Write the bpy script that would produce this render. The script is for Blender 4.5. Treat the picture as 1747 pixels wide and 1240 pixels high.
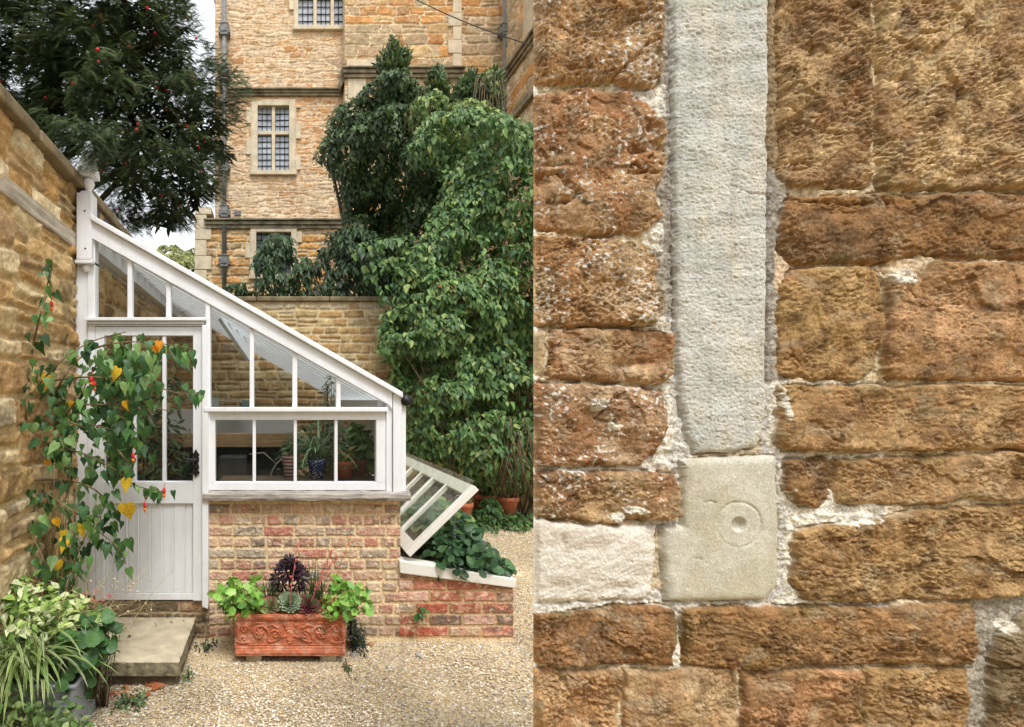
import bpy, bmesh, math, random
import numpy as np
from mathutils import Vector
scene = bpy.context.scene
for o in list(bpy.data.objects): bpy.data.objects.remove(o)
COL = scene.collection
R = math.radians
# ------------------------------------------------------------------ camera
F, CX, CY, EYE = 900.0, 474.0, 682.0, 1.6
cd = bpy.data.cameras.new('camera'); cam = bpy.data.objects.new('camera', cd); COL.objects.link(cam)
cam.location = (0, 0, EYE); cam.rotation_euler = (R(90), 0, 0)
cd.sensor_fit = 'HORIZONTAL'; cd.sensor_width = 36; cd.lens = 36*F/1747
cd.shift_x = (873.5-CX)/1747; cd.shift_y = (CY-620)/1747
cd.clip_start = 0.05; cd.clip_end = 2000
scene.camera = cam
scene.render.resolution_x = 1024; scene.render.resolution_y = 727
# ------------------------------------------------------------------ sky and sun (soft overcast day)
SUN_EL, SUN_AZ = R(60), R(167)      # azimuth measured from +Y towards +X: light comes from behind-left of the camera
w = bpy.data.worlds.new('World'); scene.world = w; w.use_nodes = True
nt = w.node_tree; bg = nt.nodes['Background']
sky = nt.nodes.new('ShaderNodeTexSky'); sky.sky_type = 'NISHITA'; sky.sun_disc = False
sky.sun_elevation = SUN_EL; sky.sun_rotation = SUN_AZ; sky.dust_density = 4; sky.ozone_density = 1; sky.air_density = 1
hs = nt.nodes.new('ShaderNodeHueSaturation'); hs.inputs['Saturation'].default_value = 0.08
hs.inputs['Value'].default_value = 1.0
mx = nt.nodes.new('ShaderNodeMix'); mx.data_type = 'RGBA'; mx.inputs[0].default_value = 0.55
mx.inputs[7].default_value = (8.9, 9.2, 9.8, 1)        # even cloud deck
nt.links.new(sky.outputs[0], hs.inputs['Color']); nt.links.new(hs.outputs[0], mx.inputs[6])
nt.links.new(mx.outputs[2], bg.inputs['Color']); bg.inputs['Strength'].default_value = 0.125
ld = bpy.data.lights.new('sun', 'SUN'); ld.energy = 1.5; ld.angle = R(16); ld.color = (1, .99, .975)
sun = bpy.data.objects.new('sun', ld); COL.objects.link(sun)
d = Vector((math.sin(SUN_AZ)*math.cos(SUN_EL), math.cos(SUN_AZ)*math.cos(SUN_EL), math.sin(SUN_EL)))
sun.rotation_euler = d.to_track_quat('Z', 'Y').to_euler(); sun.location = d*30
vs = scene.view_settings; vs.view_transform = 'Standard'; vs.look = 'None'; vs.exposure = 0.73; vs.gamma = 1
scene.cycles.transparent_max_bounces = 24; scene.cycles.max_bounces = 8
# ------------------------------------------------------------------ helpers
def s2l(c): 
    c = np.asarray(c, float)/255.0
    return np.where(c <= .04045, c/12.92, ((c+.055)/1.055)**2.4)
def C(r, g, b): return tuple(float(v) for v in s2l((r, g, b)))+(1.0,)
def P(px, py, Y): return np.array([(px-CX)/F*Y, Y, EYE-(py-CY)/F*Y])
def hsh(x, y, seed):
    h = (np.asarray(x, np.int64)*374761393 + np.asarray(y, np.int64)*668265263 + seed*144269504) & 0xffffffff
    h = ((h ^ (h >> 13))*1274126177) & 0xffffffff
    h = ((h ^ (h >> 16))*2246822519) & 0xffffffff
    h = h ^ (h >> 15)
    return h/4294967296.0
def facet(x, y, seed, tilt=1.0):
    xi = np.floor(x).astype(np.int64); yi = np.floor(y).astype(np.int64); bd = np.full(x.shape, 1e9); out = np.zeros(x.shape)
    for a in (-1, 0, 1):
        for b in (-1, 0, 1):
            cx, cy = xi+a, yi+b; px = cx+hsh(cx, cy, seed); py = cy+hsh(cx, cy, seed+1); d = (x-px)**2+(y-py)**2
            f = tilt*((hsh(cx, cy, seed+2)-.5)*2*(x-px)+(hsh(cx, cy, seed+3)-.5)*2*(y-py))+.5*(hsh(cx, cy, seed+4)-.5)
            m = d < bd; bd = np.where(m, d, bd); out = np.where(m, f, out)
    return out
def pn(x, y, seed=0):
    x = np.asarray(x, float); y = np.asarray(y, float)
    xi = np.floor(x).astype(np.int64); yi = np.floor(y).astype(np.int64); xf = x-xi; yf = y-yi
    u = xf*xf*xf*(xf*(xf*6-15)+10); v = yf*yf*yf*(yf*(yf*6-15)+10)
    def g(a, b):
        t = hsh(xi+a, yi+b, seed)*6.2831853
        return np.cos(t)*(xf-a)+np.sin(t)*(yf-b)
    return ((g(0,0)*(1-u)+g(1,0)*u)*(1-v)+(g(0,1)*(1-u)+g(1,1)*u)*v)*1.5
def fbm(x, y, seed=0, o=4, gain=.5):
    s = 0; a = 1
    for k in range(o): s = s+a*pn(x*2**k, y*2**k, seed+k*17); a *= gain
    return s
def ridge(x, y, seed=0, o=4):
    s = 0; a = 1
    for k in range(o): s = s+a*(1-2*np.abs(pn(x*2**k, y*2**k, seed+k*31))); a *= .5
    return s
def sst(a, b, x):
    t = np.clip((x-a)/(b-a), 0, 1); return t*t*(3-2*t)
def fastmesh(name, V, Fs, cols=None, smooth=True):
    me = bpy.data.meshes.new(name); V = np.asarray(V, np.float32).reshape(-1, 3)
    Fs = [np.asarray(f, np.int32) for f in Fs if len(f)]
    nl = sum(f.size for f in Fs); npoly = sum(len(f) for f in Fs)
    me.vertices.add(len(V)); me.vertices.foreach_set('co', V.ravel())
    me.loops.add(nl); me.loops.foreach_set('vertex_index', np.concatenate([f.ravel() for f in Fs]))
    st = []; s = 0
    for f in Fs: st.append(s+np.arange(len(f))*f.shape[1]); s += f.size
    me.polygons.add(npoly); me.polygons.foreach_set('loop_start', np.concatenate(st).astype(np.int32))
    me.update(calc_edges=True)
    me.polygons.foreach_set('use_smooth', np.full(npoly, smooth, bool))
    if cols is not None:
        a = me.color_attributes.new('Col', 'FLOAT_COLOR', 'POINT')
        cc = np.ones((len(V), 4), np.float32); cc[:, :3] = np.asarray(cols)[:, :3]; a.data.foreach_set('color', cc.ravel())
    me.validate()
    return me
def grid_faces(nu, nv, keep=None):
    i = np.arange(nu*nv).reshape(nv, nu)
    f = np.stack([i[:-1, :-1], i[:-1, 1:], i[1:, 1:], i[1:, :-1]], -1).reshape(-1, 4)
    return f if keep is None else f[keep]
def thing(name, label, cat, loc=(0, 0, 0), group=None, kind=None):
    o = bpy.data.objects.new(name, None); COL.objects.link(o); o.location = tuple(float(v) for v in loc); o.empty_display_size = .1
    return tag(o, label, cat, group, kind)
def tag(o, label=None, cat=None, group=None, kind=None):
    if label: o['label'] = label
    if cat: o['category'] = cat
    if group: o['group'] = group
    if kind: o['kind'] = kind
    return o
def add(name, me, mat, parent=None, bevel=0, label=None):
    """link a mesh given in world coordinates as a child of parent (thing or part)"""
    o = bpy.data.objects.new(name, me); COL.objects.link(o)
    if mat is not None: me.materials.append(mat)
    if parent is not None:
        o.parent = parent
        if parent.parent is None: o.location = tuple(-v for v in parent.location)
    if bevel:
        m = o.modifiers.new('bevel', 'BEVEL'); m.width = bevel; m.segments = 2; m.limit_method = 'ANGLE'; m.angle_limit = R(40)
    if label: o['label'] = label
    return o
def solo(name, me, mat, label, cat, loc, group=None, kind=None):
    """a thing that is a single mesh: origin moved to its base"""
    o = bpy.data.objects.new(name, me); COL.objects.link(o); me.materials.append(mat)
    from mathutils import Matrix
    me.transform(Matrix.Translation(-Vector([float(v) for v in loc]))); o.location = tuple(float(v) for v in loc)
    return tag(o, label, cat, group, kind)
class MB:
    def __init__(s): s.V = []; s.F = []; s.n = 0
    def raw(s, V, Fc):
        s.V += [tuple(float(q) for q in v) for v in V]; s.F += [tuple(i+s.n for i in f) for f in Fc]; s.n = len(s.V); return s
    def box(s, x0, x1, y0, y1, z0, z1):
        V = [(x, y, z) for z in (z0, z1) for y in (y0, y1) for x in (x0, x1)]
        return s.raw(V, [(0,2,3,1), (4,5,7,6), (0,1,5,4), (2,6,7,3), (0,4,6,2), (1,3,7,5)])
    def prism(s, poly, y0, y1):      # polygon in (x, z), extruded along y
        n = len(poly); V = [(x, y0, z) for x, z in poly]+[(x, y1, z) for x, z in poly]
        return s.raw(V, [tuple(range(n)), tuple(range(2*n-1, n-1, -1))]+[(i, i+n, (i+1) % n+n, (i+1) % n) for i in range(n)])
    def beam(s, a, b, wd, th, up=(0, 0, 1)):   # rectangular bar from a to b
        a = Vector(a); b = Vector(b); t = (b-a).normalized(); u = t.cross(Vector(up)).normalized(); v = u.cross(t)
        V = [p+u*(i*wd/2)+v*(j*th/2) for p in (a, b) for i, j in ((-1,-1), (1,-1), (1,1), (-1,1))]
        return s.raw(V, [(3,2,1,0), (4,5,6,7), (0,1,5,4), (1,2,6,5), (2,3,7,6), (3,0,4,7)])
    def tube(s, pts, rad, n=8, cap=True):
        pts = [Vector([float(q) for q in p]) for p in pts]; m = len(pts)
        if not hasattr(rad, '__len__'): rad = [rad]*m
        V = []; ref = Vector((0.31, 0.17, 0.93))
        for i, p in enumerate(pts):
            t = (pts[min(i+1, m-1)]-pts[max(i-1, 0)]).normalized()
            if abs(t.dot(ref)) > .97: u = t.cross(Vector((1, 0, 0))).normalized()
            else: u = t.cross(ref).normalized()
            v = t.cross(u)
            V += [p+(u*math.cos(6.28319*k/n)+v*math.sin(6.28319*k/n))*rad[i] for k in range(n)]
        Fc = [(i*n+k, i*n+(k+1) % n, (i+1)*n+(k+1) % n, (i+1)*n+k) for i in range(m-1) for k in range(n)]
        if cap: Fc += [tuple(range(n-1, -1, -1)), tuple(range((m-1)*n, m*n))]
        return s.raw(V, Fc)
    def lathe(s, prof, c, n=24):
        V = [(c[0]+r*math.cos(6.28319*k/n), c[1]+r*math.sin(6.28319*k/n), c[2]+z) for r, z in prof for k in range(n)]
        m = len(prof)
        Fc = [(i*n+k, i*n+(k+1) % n, (i+1)*n+(k+1) % n, (i+1)*n+k) for i in range(m-1) for k in range(n)]
        return s.raw(V, Fc+[tuple(range(n-1, -1, -1)), tuple(range((m-1)*n, m*n))])
    def ball(s, c, r, n=10, sq=1):
        prof = [(max(r*math.sin(math.pi*i/n), 1e-4), -r*sq*math.cos(math.pi*i/n)) for i in range(n+1)]
        return s.lathe(prof, c, n+4)
    def mesh(s, name, smooth=False):
        me = bpy.data.meshes.new(name); me.from_pydata(s.V, [], s.F); me.update()
        if smooth: me.polygons.foreach_set('use_smooth', [True]*len(me.polygons)); 
        return me
# ------------------------------------------------------------------ materials
def mat(name):
    m = bpy.data.materials.new(name); m.use_nodes = True; return m, m.node_tree, m.node_tree.nodes['Principled BSDF']
def N(nt, t, **kw):
    n = nt.nodes.new(t)
    for k, v in kw.items(): setattr(n, k, v)
    return n
def noise_node(nt, scale, detail=4, rough=.6, stretch=None, coord='Object'):
    tc = N(nt, 'ShaderNodeTexCoord'); n = N(nt, 'ShaderNodeTexNoise'); n.inputs['Scale'].default_value = scale
    n.inputs['Detail'].default_value = detail; n.inputs['Roughness'].default_value = rough
    if stretch:
        mp = N(nt, 'ShaderNodeMapping'); mp.inputs['Scale'].default_value = stretch
        nt.links.new(tc.outputs[coord], mp.inputs[0]); nt.links.new(mp.outputs[0], n.inputs['Vector'])
    else: nt.links.new(tc.outputs[coord], n.inputs['Vector'])
    return n
def ramp(nt, src, stops):
    r = N(nt, 'ShaderNodeValToRGB'); e = r.color_ramp.elements
    while len(e) < len(stops): e.new(.5)
    for i, (p, c) in enumerate(stops): e[i].position = p; e[i].color = c if len(c) == 4 else tuple(c)+(1,)
    nt.links.new(src, r.inputs[0]); return r
def bump(nt, b, src, strength, dist=.005):
    k = N(nt, 'ShaderNodeBump'); k.inputs['Strength'].default_value = strength; k.inputs['Distance'].default_value = dist
    nt.links.new(src, k.inputs['Height'])
    if b.inputs['Normal'].is_linked: nt.links.new(b.inputs['Normal'].links[0].from_socket, k.inputs['Normal'])
    nt.links.new(k.outputs[0], b.inputs['Normal'])
def mul(nt, a, b, fac=1.0, mode='MULTIPLY'):
    m = N(nt, 'ShaderNodeMix', data_type='RGBA', blend_type=mode); m.inputs[0].default_value = fac
    nt.links.new(a, m.inputs[6]); nt.links.new(b, m.inputs[7]); return m.outputs[2]
def attr_mat(name, rough=.9, var=((30, .55, 1.35), (160, .8, 1.2)), bmp=(220, .25, .003), spec=.25, stretch=None):
    m, nt, b = mat(name); a = N(nt, 'ShaderNodeAttribute', attribute_name='Col'); c = a.outputs['Color']
    for sc, lo, hi in var:
        n = noise_node(nt, sc, 5, .65, stretch); r = ramp(nt, n.outputs[0], [(.3, (lo,)*3), (.7, (hi,)*3)]); c = mul(nt, c, r.outputs[0])
    nt.links.new(c, b.inputs['Base Color']); b.inputs['Roughness'].default_value = rough; b.inputs['Specular IOR Level'].default_value = spec
    if bmp: bump(nt, b, noise_node(nt, bmp[0], 6, .7, stretch).outputs[0], bmp[1], bmp[2])
    return m
M_near = attr_mat('rough ironstone', .95, ((20, .78, 1.2), (80, .74, 1.26), (340, .6, 1.38)), (430, .6, .003), .12)
M_near_smooth = attr_mat('dressed stone', .95, ((16, .9, 1.1), (90, .88, 1.1), (380, .72, 1.28)), (430, .4, .0025), .12)
M_wall = attr_mat('rubble stone', .95, ((9, .7, 1.25), (40, .7, 1.3), (150, .75, 1.25)), (120, .5, .006), .15)
M_house = attr_mat('house stone', .95, ((4, .85, 1.15), (14, .72, 1.27), (40, .7, 1.3)), (45, .4, .01), .15)
M_brick = attr_mat('old brick', .92, ((25, .78, 1.2), (90, .7, 1.25), (300, .8, 1.2)), (260, .45, .003), .2)
def plain(name, col, rough=.6, var=(20, .85, 1.1), bmp=None, spec=.4, metal=0, stretch=None):
    m, nt, b = mat(name); n = noise_node(nt, var[0], 5, .6, stretch)
    c0 = tuple(v*var[1] for v in col[:3])+(1,); c1 = tuple(min(v*var[2], 1) for v in col[:3])+(1,)
    r = ramp(nt, n.outputs[0], [(.3, c0), (.7, c1)]); nt.links.new(r.outputs[0], b.inputs['Base Color'])
    b.inputs['Roughness'].default_value = rough; b.inputs['Specular IOR Level'].default_value = spec; b.inputs['Metallic'].default_value = metal
    if bmp: bump(nt, b, noise_node(nt, bmp[0], 6, .65, stretch).outputs[0], bmp[1], bmp[2])
    return m
def paint_mat(name, col):
    m, nt, b = mat(name)
    n1 = noise_node(nt, 5, 6, .7); n2 = noise_node(nt, 16, 6, .7, (1, 1, .14)); n3 = noise_node(nt, 130, 3, .6)
    r1 = ramp(nt, n1.outputs[0], [(.25, tuple(v*.93 for v in col)), (.65, col)])
    r2 = ramp(nt, n2.outputs[0], [(.36, (.92, .91, .88)), (.56, (1, 1, 1))])
    r3 = ramp(nt, n3.outputs[0], [(.24, (.45, .42, .36)), (.31, (1, 1, 1))])
    c = mul(nt, mul(nt, r1.outputs[0], r2.outputs[0], .8), r3.outputs[0], .8)
    n4 = noise_node(nt, 22, 7, .75); r4 = ramp(nt, n4.outputs[0], [(.6, (1, 1, 1)), (.72, (.72, .72, .6))]); c = mul(nt, c, r4.outputs[0], .55)
    n5 = noise_node(nt, 34, 6, .8, (1, 1, .3)); r5 = ramp(nt, n5.outputs[0], [(.25, (.62, .58, .5)), (.3, (1, 1, 1))]); c = mul(nt, c, r5.outputs[0], .7)
    nt.links.new(c, b.inputs['Base Color']); b.inputs['Roughness'].default_value = .5; b.inputs['Specular IOR Level'].default_value = .3
    bump(nt, b, noise_node(nt, 60, 5, .6, (1, 1, .2)).outputs[0], .12, .002)
    return m
M_paint = paint_mat('white gloss paint', (.83, .84, .86))
M_paint2 = paint_mat('cream white paint', (.78, .76, .69))
def wood_mat(name, c0, c1, axis=(.06, 1, 1)):
    m, nt, b = mat(name); n = noise_node(nt, 42, 8, .7, axis); n2 = noise_node(nt, 6, 4, .6)
    r = ramp(nt, n.outputs[0], [(.3, c0), (.68, c1)]); r2 = ramp(nt, n2.outputs[0], [(.3, (.7, .7, .7)), (.7, (1.2, 1.2, 1.2))])
    nt.links.new(mul(nt, r.outputs[0], r2.outputs[0]), b.inputs['Base Color']); b.inputs['Roughness'].default_value = .85
    bump(nt, b, n.outputs[0], .6, .006); return m
M_sill = wood_mat('weathered oak sill', C(92, 84, 76), C(196, 188, 176))
M_timber = wood_mat('weathered timber band', C(130, 118, 100), C(206, 194, 174), (1, .06, 1))
M_bench = wood_mat('bench timber', C(120, 92, 62), C(176, 142, 100))
M_black = plain('black iron', (.012, .012, .013), .45, bmp=(90, .2, .002))
M_lead = plain('lead pipe', C(116, 116, 114), .7, (12, .6, 1.25), (60, .3, .004))
M_zinc = plain('galvanised zinc', C(152, 158, 164), .5, (9, .7, 1.15), (14, .25, .01), metal=.35, stretch=(1, 1, .25))
M_dark = plain('lead and void black', (.012, .011, .010), .9, spec=.1)  # black for lead lines, and for bench shade painted as board and plank
M_bench_dark = plain('damp dark timber', C(84, 68, 50), .85, (20, .6, 1.2))  # darker brown for the shelf board
M_slab = plain('step sandstone', C(198, 184, 156), .95, (7, .62, 1.12), (90, .5, .006))
M_coping = plain('mossy coping stone', C(132, 116, 86), .95, (8, .45, 1.2), (50, .6, .01))
M_pale = plain('dressed limestone', C(208, 192, 164), .92, (6, .72, 1.08), (60, .4, .01))
M_string = plain('weathered string course', C(150, 138, 114), .95, (5, .3, 1.3), (30, .5, .02))
M_bark = plain('bark', C(74, 60, 46), .95, (25, .5, 1.3), (60, .7, .01))
M_twig = plain('twig', C(96, 80, 58), .9, (30, .6, 1.2))
M_grey_panel = plain('grey panel', C(176, 178, 176), .7, (6, .85, 1.05))
M_terra_attr = attr_mat('terracotta', .88, ((12, .78, 1.15), (60, .82, 1.15), (260, .85, 1.15)), (200, .4, .003), .2)
M_terra = plain('terracotta pot', C(172, 98, 68), .85, (18, .65, 1.2), (90, .3, .003))
M_pane = plain('leaded pane with sky colour', C(176, 182, 190), .22, (3, .6, 1.15), (6, .25, .02), .6)  # pale base colour stands in for reflected sky and curtains
M_panedark = plain('dark leaded pane', C(58, 62, 62), .2, (3, .6, 1.3), (6, .3, .02), .6)  # dark base colour stands in for the unlit room behind
def glass_mat(name, tint, haze, refl=1.0):
    m, nt, b = mat(name); nt.nodes.remove(b); out = nt.nodes['Material Output']
    tr = N(nt, 'ShaderNodeBsdfTransparent'); tr.inputs[0].default_value = tint
    df = N(nt, 'ShaderNodeBsdfDiffuse'); df.inputs[0].default_value = (.62, .64, .6, 1)
    tl = N(nt, 'ShaderNodeBsdfTranslucent'); tl.inputs[0].default_value = (.8, .82, .8, 1)
    hz = N(nt, 'ShaderNodeMixShader'); hz.inputs[0].default_value = .5; nt.links.new(df.outputs[0], hz.inputs[1]); nt.links.new(tl.outputs[0], hz.inputs[2])
    n = noise_node(nt, 9, 6, .7); r = ramp(nt, n.outputs[0], [(.35, (haze*.3,)*3), (.7, (haze*1.7,)*3)])
    m1 = N(nt, 'ShaderNodeMixShader'); nt.links.new(r.outputs[0], m1.inputs[0]); nt.links.new(tr.outputs[0], m1.inputs[1]); nt.links.new(hz.outputs[0], m1.inputs[2])
    gl = N(nt, 'ShaderNodeBsdfGlossy'); gl.inputs['Roughness'].default_value = .02
    ge = N(nt, 'ShaderNodeNewGeometry'); dp = N(nt, 'ShaderNodeVectorMath', operation='DOT_PRODUCT'); nt.links.new(ge.outputs['Incoming'], dp.inputs[0]); nt.links.new(ge.outputs['Normal'], dp.inputs[1])
    ab = N(nt, 'ShaderNodeMath', operation='ABSOLUTE'); nt.links.new(dp.outputs['Value'], ab.inputs[0])
    sb = N(nt, 'ShaderNodeMath', operation='SUBTRACT'); sb.inputs[0].default_value = 1; nt.links.new(ab.outputs[0], sb.inputs[1])
    pw = N(nt, 'ShaderNodeMath', operation='POWER'); pw.inputs[1].default_value = 5; nt.links.new(sb.outputs[0], pw.inputs[0])
    mt = N(nt, 'ShaderNodeMath', operation='MULTIPLY_ADD'); mt.inputs[1].default_value = .94*refl; mt.inputs[2].default_value = .055*refl; nt.links.new(pw.outputs[0], mt.inputs[0])
    m2 = N(nt, 'ShaderNodeMixShader'); nt.links.new(mt.outputs[0], m2.inputs[0]); nt.links.new(m1.outputs[0], m2.inputs[1]); nt.links.new(gl.outputs[0], m2.inputs[2])
    bp = N(nt, 'ShaderNodeBump'); bp.inputs['Strength'].default_value = .08; bp.inputs['Distance'].default_value = .01
    nt.links.new(noise_node(nt, 5, 2, .5).outputs[0], bp.inputs['Height']); nt.links.new(bp.outputs[0], gl.inputs['Normal'])
    nt.links.new(m2.outputs[0], out.inputs[0]); return m
M_glass = glass_mat('window glass', (.96, .97, .96, 1), .014)
M_roofglass = glass_mat('dusty roof glass', (.62, .64, .63, 1), .3, .6)
M_sashglass = glass_mat('cold frame glass', (.9, .94, .9, 1), .12)
def leaf_mat(name, rough=.45, trans=.28, spec=.35):
    m, nt, b = mat(name); a = N(nt, 'ShaderNodeAttribute', attribute_name='Col'); out = nt.nodes['Material Output']
    n = noise_node(nt, 60, 3, .6); r = ramp(nt, n.outputs[0], [(.3, (.75,)*3), (.7, (1.2,)*3)]); c = mul(nt, a.outputs['Color'], r.outputs[0])
    nt.links.new(c, b.inputs['Base Color']); b.inputs['Roughness'].default_value = rough; b.inputs['Specular IOR Level'].default_value = spec
    t = N(nt, 'ShaderNodeBsdfTranslucent'); nt.links.new(c, t.inputs[0])
    mx = N(nt, 'ShaderNodeMixShader'); mx.inputs[0].default_value = trans
    nt.links.new(b.outputs[0], mx.inputs[1]); nt.links.new(t.outputs[0], mx.inputs[2]); nt.links.new(mx.outputs[0], out.inputs[0]); return m
M_leaf = leaf_mat('leaf'); M_needle = leaf_mat('yew needle', .6, .15, .2); M_succ = leaf_mat('succulent leaf', .4, .12, .4)
M_pebble = attr_mat('gravel pebble', .9, ((200, .8, 1.2),), None, .2)
M_flower = plain('red petal', C(205, 42, 50), .6); M_orange = plain('orange petal', C(226, 120, 48), .6)
# ------------------------------------------------------------------ masonry height fields
def make_rows(a, b, lo, hi, seed):
    r = random.Random(seed); x = a; out = [a]
    while x < b: x += r.uniform(lo, hi); out.append(x)
    return np.array(out)
def rubble(u, v, rows, wlo, whi, seed, wu=.012, wv=.012, split=.0):
    """distance inside the nearest stone (negative in the joint centre) and a stone id, for every (u, v)"""
    uu = u+wu*fbm(u*6, v*6, seed+5, 3); vv = v+wv*fbm(u*2.2, v*6, seed+9, 3)
    ri = np.clip(np.searchsorted(rows, vv)-1, 0, len(rows)-2)
    umin, umax = u.min()-1, u.max()+1
    s0 = np.zeros_like(u); s1 = np.zeros_like(u); sid = np.zeros(len(u), np.int64)
    for k in np.unique(ri):
        m = ri == k; r = random.Random(seed*1000+int(k)); hgt = rows[k+1]-rows[k]
        b = [umin-r.uniform(0, whi)]
        while b[-1] < umax: b.append(b[-1]+r.uniform(wlo, whi))
        b = np.array(b); j = np.clip(np.searchsorted(b, uu[m])-1, 0, len(b)-2)
        s0[m] = b[j]; s1[m] = b[j+1]; sid[m] = k*4096+j
    r0 = rows[ri]; r1 = rows[ri+1]
    if split:                         # some stones are two thin ones on top of each other
        sp = (hsh(sid, 3, seed) < split); mid = r0+(r1-r0)*(.4+.2*hsh(sid, 8, seed)); up = vv > mid
        r0 = np.where(sp & up, mid, r0); r1 = np.where(sp & ~up, mid, r1); sid = np.where(sp & up, sid+2048, sid)
    du = np.minimum(uu-s0, s1-uu); dv = np.minimum(vv-r0, r1-vv)
    k = .02; d = np.minimum(du, dv); rr = np.maximum(k-du, 0)**2+np.maximum(k-dv, 0)**2
    d = np.where((du < k) & (dv < k), k-np.sqrt(rr), d)
    return d, sid
def pick(sid, pal, seed):
    pal = np.array([s2l(p) for p in pal]); return pal[(hsh(sid, 1, seed)*len(pal)).astype(int) % len(pal)]
def masonry(name, Uc, Vc, fn, lay, pal, mortar, joint, depth, amp, seed, fs=1.0, hole=None, blotch=None, rough2=.35):
    u, v = [a.ravel() for a in np.meshgrid(Uc, Vc)]
    d, sid = lay(u, v)
    jn = joint*(.7+.9*np.clip(fbm(u*3, v*3, seed+40, 2)+.3, 0, 1))
    e = sst(jn*.5, jn*.5+depth*1.1, d)
    off = (hsh(sid, 2, seed)-.5)*depth*.5
    h = e*(depth+off)+e*amp*(fbm(u*7*fs, v*7*fs, seed+1, 5, .55)+rough2*ridge(u*22*fs, v*22*fs, seed+3, 3))+(1-e)*.3*amp*fbm(u*30, v*30, seed+4, 3)
    c = pick(sid, pal, seed)*(.82+.36*hsh(sid, 5, seed))[:, None]
    t = sst(-.1, .5, fbm(u*4*fs, v*4*fs, seed+77, 4))[:, None]; c2 = pick(sid+999, pal, seed+1); c = c*(1-.5*t)+c2*.5*t
    if blotch is not None: c = blotch(u, v, c, sid)
    m = (1-sst(jn*.45, jn*.45+.006+depth*.25, d))[:, None]; mc = s2l(mortar)*(.85+.3*hsh((u*90).astype(int), (v*90).astype(int), seed))[:, None]
    c = c*(1-m)+mc*m
    V = fn(u, v, h); keep = None
    if hole is not None:
        cu = (Uc[:-1]+Uc[1:])/2; cv = (Vc[:-1]+Vc[1:])/2; a, b = [q.ravel() for q in np.meshgrid(cu, cv)]; keep = ~hole(a, b)
    return fastmesh(name, V, [grid_faces(len(Uc), len(Vc), keep)], c)
def lin(a, b, step): return np.linspace(a, b, max(int(round((b-a)/step)), 1)+1)

# ================================================================== SETTING
def gz(x, y): return np.clip(y-3.6, 0, 3.4)*.055
xs = np.concatenate([[-400, -60, -12], lin(-2.5, 4.5, .1), [12, 60, 400]]); ys = np.concatenate([[-400, -60, -10, -3], lin(0, 7.2, .1), [12, 60, 400, 1500]])
u, v = [a.ravel() for a in np.meshgrid(xs, ys)]
me = fastmesh('ground', np.stack([u, v, gz(u, v)+.006*fbm(u*2, v*2, 3, 3)], 1), [grid_faces(len(xs), len(ys))])
mg, nt, b = mat('gravel bed')
vo = N(nt, 'ShaderNodeTexVoronoi'); vo.inputs['Scale'].default_value = 105; tc = N(nt, 'ShaderNodeTexCoord'); nt.links.new(tc.outputs['Object'], vo.inputs['Vector'])
r1 = ramp(nt, vo.outputs['Color'], [(.1, C(150, 128, 92)), (.4, C(196, 174, 130)), (.7, C(222, 204, 166)), (.95, C(172, 150, 118))])
r2 = ramp(nt, noise_node(nt, 1.6, 5, .6).outputs[0], [(.3, (.7, .68, .62)), (.65, (1.05, 1.03, 1))])
nt.links.new(mul(nt, r1.outputs[0], r2.outputs[0]), b.inputs['Base Color']); b.inputs['Roughness'].default_value = .95
bump(nt, b, vo.outputs['Distance'], .8, .006)
o = add('ground', me, mg); tag(o, 'pale golden gravel path spread in front of the greenhouse', 'gravel path', kind='structure')
# raised land behind the garden walls
t = MB(); t.box(-60, -1.75, -6, 200, -.5, 2.35); t.box(-1.75, 60, 7.25, 200, -.5, 2.45)
o = add('terrain', t.mesh('terrain'), plain('lawn earth', C(74, 84, 46), .95, (3, .6, 1.3))); tag(o, 'raised lawn behind the garden walls', 'lawn', kind='structure')
# pebbles
rng = np.random.default_rng(4)
n = 130000; yy = 2.35+4.4*rng.random(n)**1.6; xx = -1.36+4.6*rng.random(n)
k = (xx < .2+.98+.52*np.maximum(yy-2.2, 0)) & (xx > -1.25); xx, yy = xx[k], yy[k]
k = ~((yy > 3.49) & (xx < .84)) & ~((yy > 3.49) & (xx < 1.59) & (yy < 5.7)); xx, yy = xx[k], yy[k]; n = len(xx)
base = np.array([(1,0,0), (0,1,0), (-1,0,0), (0,-1,0), (0,0,1), (0,0,-1)], float)
s = (.0035+.0048*rng.random(n)**2)[:, None, None]
V = base[None]*(.65+.7*rng.random((n, 6, 1)))*s*np.array([1.15, 1, .62])
a = rng.random(n)*6.283; ca, sa = np.cos(a)[:, None], np.sin(a)[:, None]
V = np.stack([V[..., 0]*ca-V[..., 1]*sa, V[..., 0]*sa+V[..., 1]*ca, V[..., 2]], -1)+np.stack([xx, yy, gz(xx, yy)+.004], 1)[:, None]
tf = np.array([(0,1,4), (1,2,4), (2,3,4), (3,0,4), (1,0,5), (2,1,5), (3,2,5), (0,3,5)])
pal = np.array([s2l(p) for p in [(214,196,168), (230,218,196), (190,170,142), (240,234,220), (166,146,122), (206,182,150), (148,132,116), (220,202,170), (200,188,170)]])
ground_tone = (.78+.3*sst(-.4, .4, fbm(xx*1.3, yy*1.3, 12, 3)))[:, None]  # patchy random dirt
cc = np.repeat((pal[rng.integers(0, len(pal), n)]*(.7+.5*rng.random((n, 1)))*ground_tone)[:, None], 6, 1).reshape(-1, 3)
o = add('gravel', fastmesh('gravel', V.reshape(-1, 3), [(tf[None]+6*np.arange(n)[:, None, None]).reshape(-1, 3)], cc, False), M_pebble)
tag(o, 'loose golden and cream gravel chippings covering the ground', 'gravel', kind='stuff')

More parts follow.
